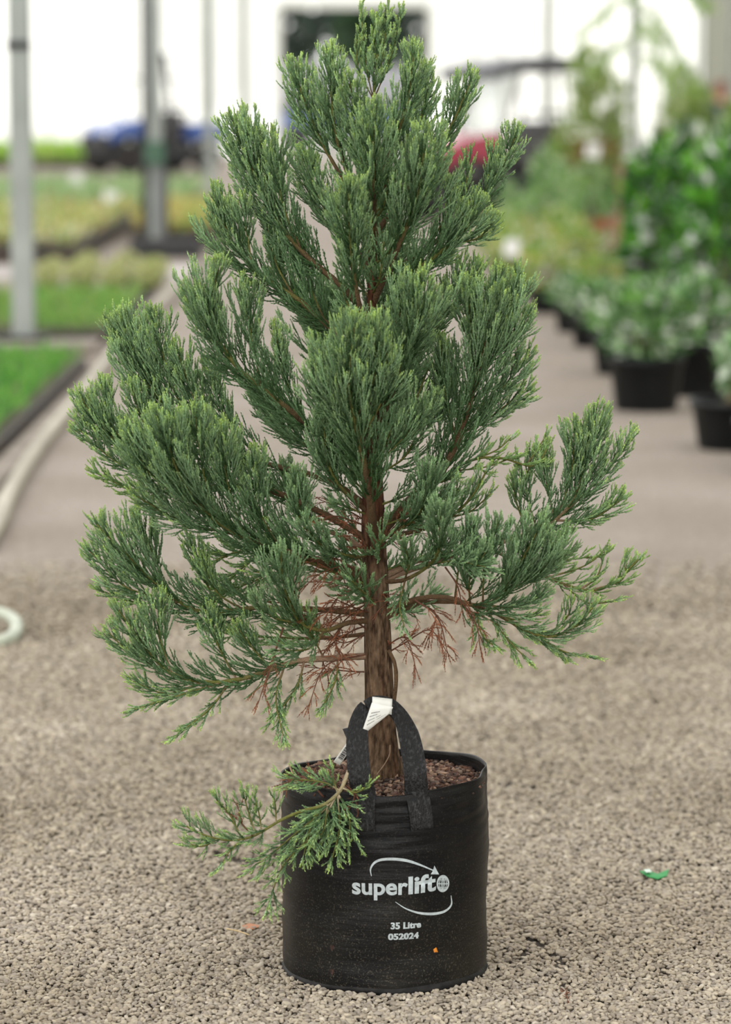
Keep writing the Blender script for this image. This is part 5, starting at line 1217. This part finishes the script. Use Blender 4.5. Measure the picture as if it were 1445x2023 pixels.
def buggy(label, loc, rz, paint, roof, bedpaint):
    t = thing('utility_buggy', label, 'utility vehicle', loc, rz)           # nose towards -x
    prism(MB(), [(-1.2, .22), (1.35, .22), (1.35, .52), (.55, .55), (.5, .62), (-.35, .62), (-.45, .55), (-1.25, .6), (-1.3, .45)], 1.25, .03).build('chassis', M_black, t)
    hood = prism(MB(), [(-1.36, .62), (-1.36, .80), (-1.28, .92), (-.95, 1.04), (-.5, 1.12), (-.42, 1.1), (-.42, .66), (-.9, .78), (-1.2, .66)], 1.2, .04).build('hood', paint, t)
    prism(MB(), [(-1.40, .5), (-1.40, .78), (-1.34, .78), (-1.34, .5)], 1.1, .015).build('grille', M_black, hood)
    for s in (-1, 1): MB().box((-1.345, s * .42, .84), (.08, .24, .1), bev=.02).build('headlamp', M_lamp, hood)
    for x in (-.92, .92):
        for s in (-1, 1):
            w = MB().lathe([(.17, -.1), (.27, -.125), (.31, -.09), (.315, 0), (.31, .09), (.27, .125), (.17, .1)], 24, (x, s * .6, .315), 'Y').build('wheel', M_tyre, t, True)
            MB().lathe([(.0, s * .07), (.06, s * .1), (.16, s * .09), (.18, s * .05)], 16, (x, s * .6, .315), 'Y').build('hub', M_rim, w, True)
            prism(MB(), [(x - .4, .58), (x - .3, .72), (x, .77), (x + .3, .72), (x + .4, .58), (x + .34, .56), (x, .7), (x - .34, .56)], .2, .01).build('fender', M_black, t).location = (0, s * .56, 0)
    seat = MB().box((.12, 0, .72), (.5, 1.1, .16), bev=.04).build('seat', M_seat, t); MB().box((.36, 0, 1.0), (.12, 1.1, .5), ry=.18, bev=.04).build('backrest', M_seat, seat)
    MB().box((-.5, 0, .98), (.14, 1.1, .22), bev=.03).build('dashboard', M_black, t)
    st_ = MB().tube([(-.46, -.3, 1.0), (-.22, -.3, 1.12)], .018, 8).build('steering_column', M_tube, t)
    ring = [(-.2 + .05 * math.cos(a) * .5, -.3 + .17 * math.sin(a), 1.13 + .15 * math.cos(a)) for a in np.linspace(0, 2 * math.pi, 21)]
    MB().tube(ring, .014, 6).build('steering_wheel', M_black, st_, True)
    bed_ = MB()
    bed_.box((.98, 0, .72), (.95, 1.3, .06)); bed_.box((.98, -.64, .88), (.95, .04, .28), bev=.01); bed_.box((.98, .64, .88), (.95, .04, .28), bev=.01); bed_.box((.52, 0, .88), (.04, 1.28, .28), bev=.01); bed_.box((1.45, 0, .88), (.04, 1.28, .28), bev=.01)
    bed_.build('cargo_bed', bedpaint, t)
    cg = MB()
    for s in (-1, 1):
        cg.tube([(-.5, s * .58, 1.08), (-.2, s * .56, 1.9), (.4, s * .56, 1.93), (.5, s * .58, .9)], .026, 8)
    for x, z in ((-.2, 1.9), (.4, 1.93), (.46, 1.35)): cg.tube([(x, -.56, z), (x, .56, z)], .024, 8)
    cage = cg.build('roll_cage', M_tube, t, True)
    if roof:
        prism(MB(), [(-.7, 1.86), (-.66, 1.93), (-.3, 2.02), (.2, 2.07), (.66, 2.05), (.72, 1.98), (.7, 1.86), (.2, 1.9), (-.3, 1.86), (-.68, 1.76)], 1.34, .012).build('roof', mat('roof_panel', srgb(92, 94, 100), 0.4), t)
        MB().box((-.36, 0, 1.49), (.012, 1.08, .84), ry=.35).build('windscreen', M_screen, cage)
        for s in (-1, 1): prism(MB(), [(-.54, 1.08), (-.24, 1.9), (-.16, 1.9), (-.46, 1.08)], .06, .01).build('pillar', mat('pale_pillar', srgb(206, 206, 204), 0.4), t).location = (0, s * .57, 0)
    return t
M_blue = mat('blue_paint', srgb(84, 112, 184), 0.2, spec=0.9); M_redp = mat('red_paint', srgb(178, 66, 88), 0.2, spec=0.9); M_redd = mat('dark_red_paint', srgb(120, 34, 48), 0.4)
buggy('blue open-topped utility buggy parked behind the far soft-green bed', ((300 - 722) / (6000 / 63.0), YD(63), 0), RAD(36), M_blue, False, M_blue)
buggy('red utility buggy with a dark flat roof, nose showing beside the conifer on its right', (1.84, YD(39.2), 0), RAD(27), M_redp, True, M_redd)

# ------------------------------------------------------------------ the person at the back right
def person():
    t = thing('person', 'person with reddish-brown hair in a navy top, standing behind the plants at the far right', 'person', ((1413 - 722) / (6000 / 45.0), YD(45), 0), RAD(20))
    J = [((0, 0, .95), .15), ((0, 0, 1.12), .13), ((0, -.01, 1.32), .155), ((0, 0, 1.45), .10), ((0, -.01, 1.53), .055), ((0, -.02, 1.60), .075), ((0, -.02, 1.70), .085),
         ((.18, 0, 1.41), .065), ((.25, .0, 1.16), .046), ((.22, -.14, .95), .036), ((.19, -.2, .9), .03), ((-.18, 0, 1.41), .065), ((-.25, .0, 1.16), .046), ((-.22, -.14, .95), .036), ((-.19, -.2, .9), .03),
         ((.1, 0, .86), .1), ((.1, -.01, .48), .065), ((.1, .02, .09), .042), ((.1, -.13, .045), .035), ((-.1, 0, .86), .1), ((-.1, -.01, .48), .065), ((-.1, .02, .09), .042), ((-.1, -.13, .045), .035)]
    E = [(0, 1), (1, 2), (2, 3), (3, 4), (4, 5), (5, 6), (3, 7), (7, 8), (8, 9), (9, 10), (3, 11), (11, 12), (12, 13), (13, 14), (0, 15), (15, 16), (16, 17), (17, 18), (0, 19), (19, 20), (20, 21), (21, 22)]
    me = bpy.data.meshes.new('body'); me.from_pydata([j[0] for j in J], E, []); me.update()
    o = bpy.data.objects.new('body', me); C.objects.link(o)
    sk = o.modifiers.new('skin', 'SKIN'); o.modifiers.new('sub', 'SUBSURF').levels = 2
    for i, j in enumerate(J): me.skin_vertices[0].data[i].radius = (j[1], j[1] * (.75 if i in (0, 1, 2) else 1))
    me.skin_vertices[0].data[0].use_root = True
    dg = bpy.context.evaluated_depsgraph_get(); full = bpy.data.meshes.new_from_object(o.evaluated_get(dg)); bpy.data.objects.remove(o)
    body = link('body', full, None, t)
    for m in (mat('skin', srgb(206, 150, 124), 0.5), mat('navy_cloth', srgb(40, 52, 84), 0.85), mat('dark_trousers', srgb(52, 54, 60), 0.85), M_dark): full.materials.append(m)
    for p_ in full.polygons:
        z = p_.center.z; x = abs(p_.center.x)
        p_.material_index = 3 if z < .1 else 2 if z < .93 and not (x > .17 and z > .8) else 1 if z < 1.49 and not (x > .15 and z < 1.0) else 0
        p_.use_smooth = True
    hb = MB().lathe([(.0, .115), (.05, .105), (.085, .075), (.1, .03), (.1, -.03), (.085, -.09), (.06, -.1)], 16, (0, .012, 1.69)); hb.build('hair', mat('hair_brown', srgb(124, 72, 52), 0.7), t, True)
    fc = MB()
    for s in (-1, 1): fc.lathe([(0, -.012), (.012, 0), (0, .012)], 8, (s * .034, -.098, 1.69))
    fc.build('eye', M_dark, t); MB().box((0, -.112, 1.665), (.02, .03, .045), taper=.5, bev=.004).build('nose', MATS['skin'], t); MB().box((0, -.1, 1.625), (.045, .012, .012), bev=.004).build('mouth', mat('lips', srgb(170, 90, 84), 0.5), t)
person()

# ------------------------------------------------------------------ outside the doorway
M_van = mat('van_paint', srgb(150, 150, 156), 0.4); M_vanb = mat('van_blue', srgb(96, 116, 160), 0.4); M_glass = mat('dark_glass', srgb(26, 30, 34), 0.1)
v = thing('parked_truck', 'grey covered truck with a blue lower body parked outside the doorway', 'truck', (-0.6, YD(93), 0))
prism(MB(), [(-2.4, .5), (-2.4, 1.1), (2.4, 1.1), (2.4, .5)], 1.9, .05).build('body', M_vanb, v)
prism(MB(), [(-2.3, 1.1), (-2.25, 1.3), (2.3, 1.3), (2.3, 1.1)], 1.8, .02).build('window_band', M_glass, v)
prism(MB(), [(-2.35, 1.3), (-2.2, 2.45), (2.3, 2.45), (2.35, 1.3)], 1.85, .08).build('canopy', M_van, v)
for x in (-1.5, 1.5):
    for s in (-1, 1):
        w = MB().lathe([(.2, -.11), (.36, -.12), (.39, 0), (.36, .12), (.2, .11)], 20, (x, s * .85, .38), 'Y').build('wheel', M_tyre, v, True); MB().lathe([(0, s * .08), (.2, s * .1)], 14, (x, s * .85, .38), 'Y').build('hub', M_rim, w, True)
M_outleaf = mat('leaf_outside', (0.05, 0.1, 0.03), 0.6, attr='col', transl=0.1)
def big_tree(label, x, D, h, r, seed, cols):
    t = thing('leafy_tree', label, 'tree', (x, YD(D), 0), group='trees outside the doorway'); rg = np.random.default_rng(seed)
    MB().tube([(0, 0, 0), (.1, 0, h * .3), (0, 0, h * .7)], [.28, .2, .1], 10).build('trunk', mat('tree_bark', srgb(80, 70, 58), 0.9), t, True)
    P_ = []; D_ = []
    for k in range(16):
        c = np.array([rg.normal() * r * .45, rg.normal() * r * .45, h * rg.uniform(.28, .9)]); p_, v_ = blob_points(190, rg, c, np.array([r * .42, r * .42, h * .17])); P_.append(p_); D_.append(v_ + rg.normal(size=(190, 3)) * .5)
    f = link('crown', leaf_mass('crown', np.vstack(P_), np.vstack(D_), 0.5, 0.55, [srgb(*c) for c in cols], rg), M_outleaf, t); f['kind'] = 'stuff'
G1 = [(48, 78, 44), (60, 96, 52), (38, 62, 40)]; G2 = [(40, 56, 46), (34, 48, 44), (54, 70, 54)]
big_tree('dark bluish-green tree seen through the left side of the doorway', -3.9, 99, 8, 2.0, 1, G2)
big_tree('mid-green tree seen through the middle of the doorway', -0.3, 105, 9, 2.2, 2, G1)
big_tree('dark tree seen through the right side of the doorway', 3.2, 99, 8, 2.0, 3, G2)
big_tree('farther tree filling the gap between the doorway trees, left', -4.2, 114, 11, 2.6, 4, G1)
big_tree('farthest tree in the middle, behind the others outside the doorway', -0.2, 124, 12, 3.0, 6, G2)
big_tree('farther tree filling the gap between the doorway trees, right', 3.6, 114, 11, 2.6, 5, G2)
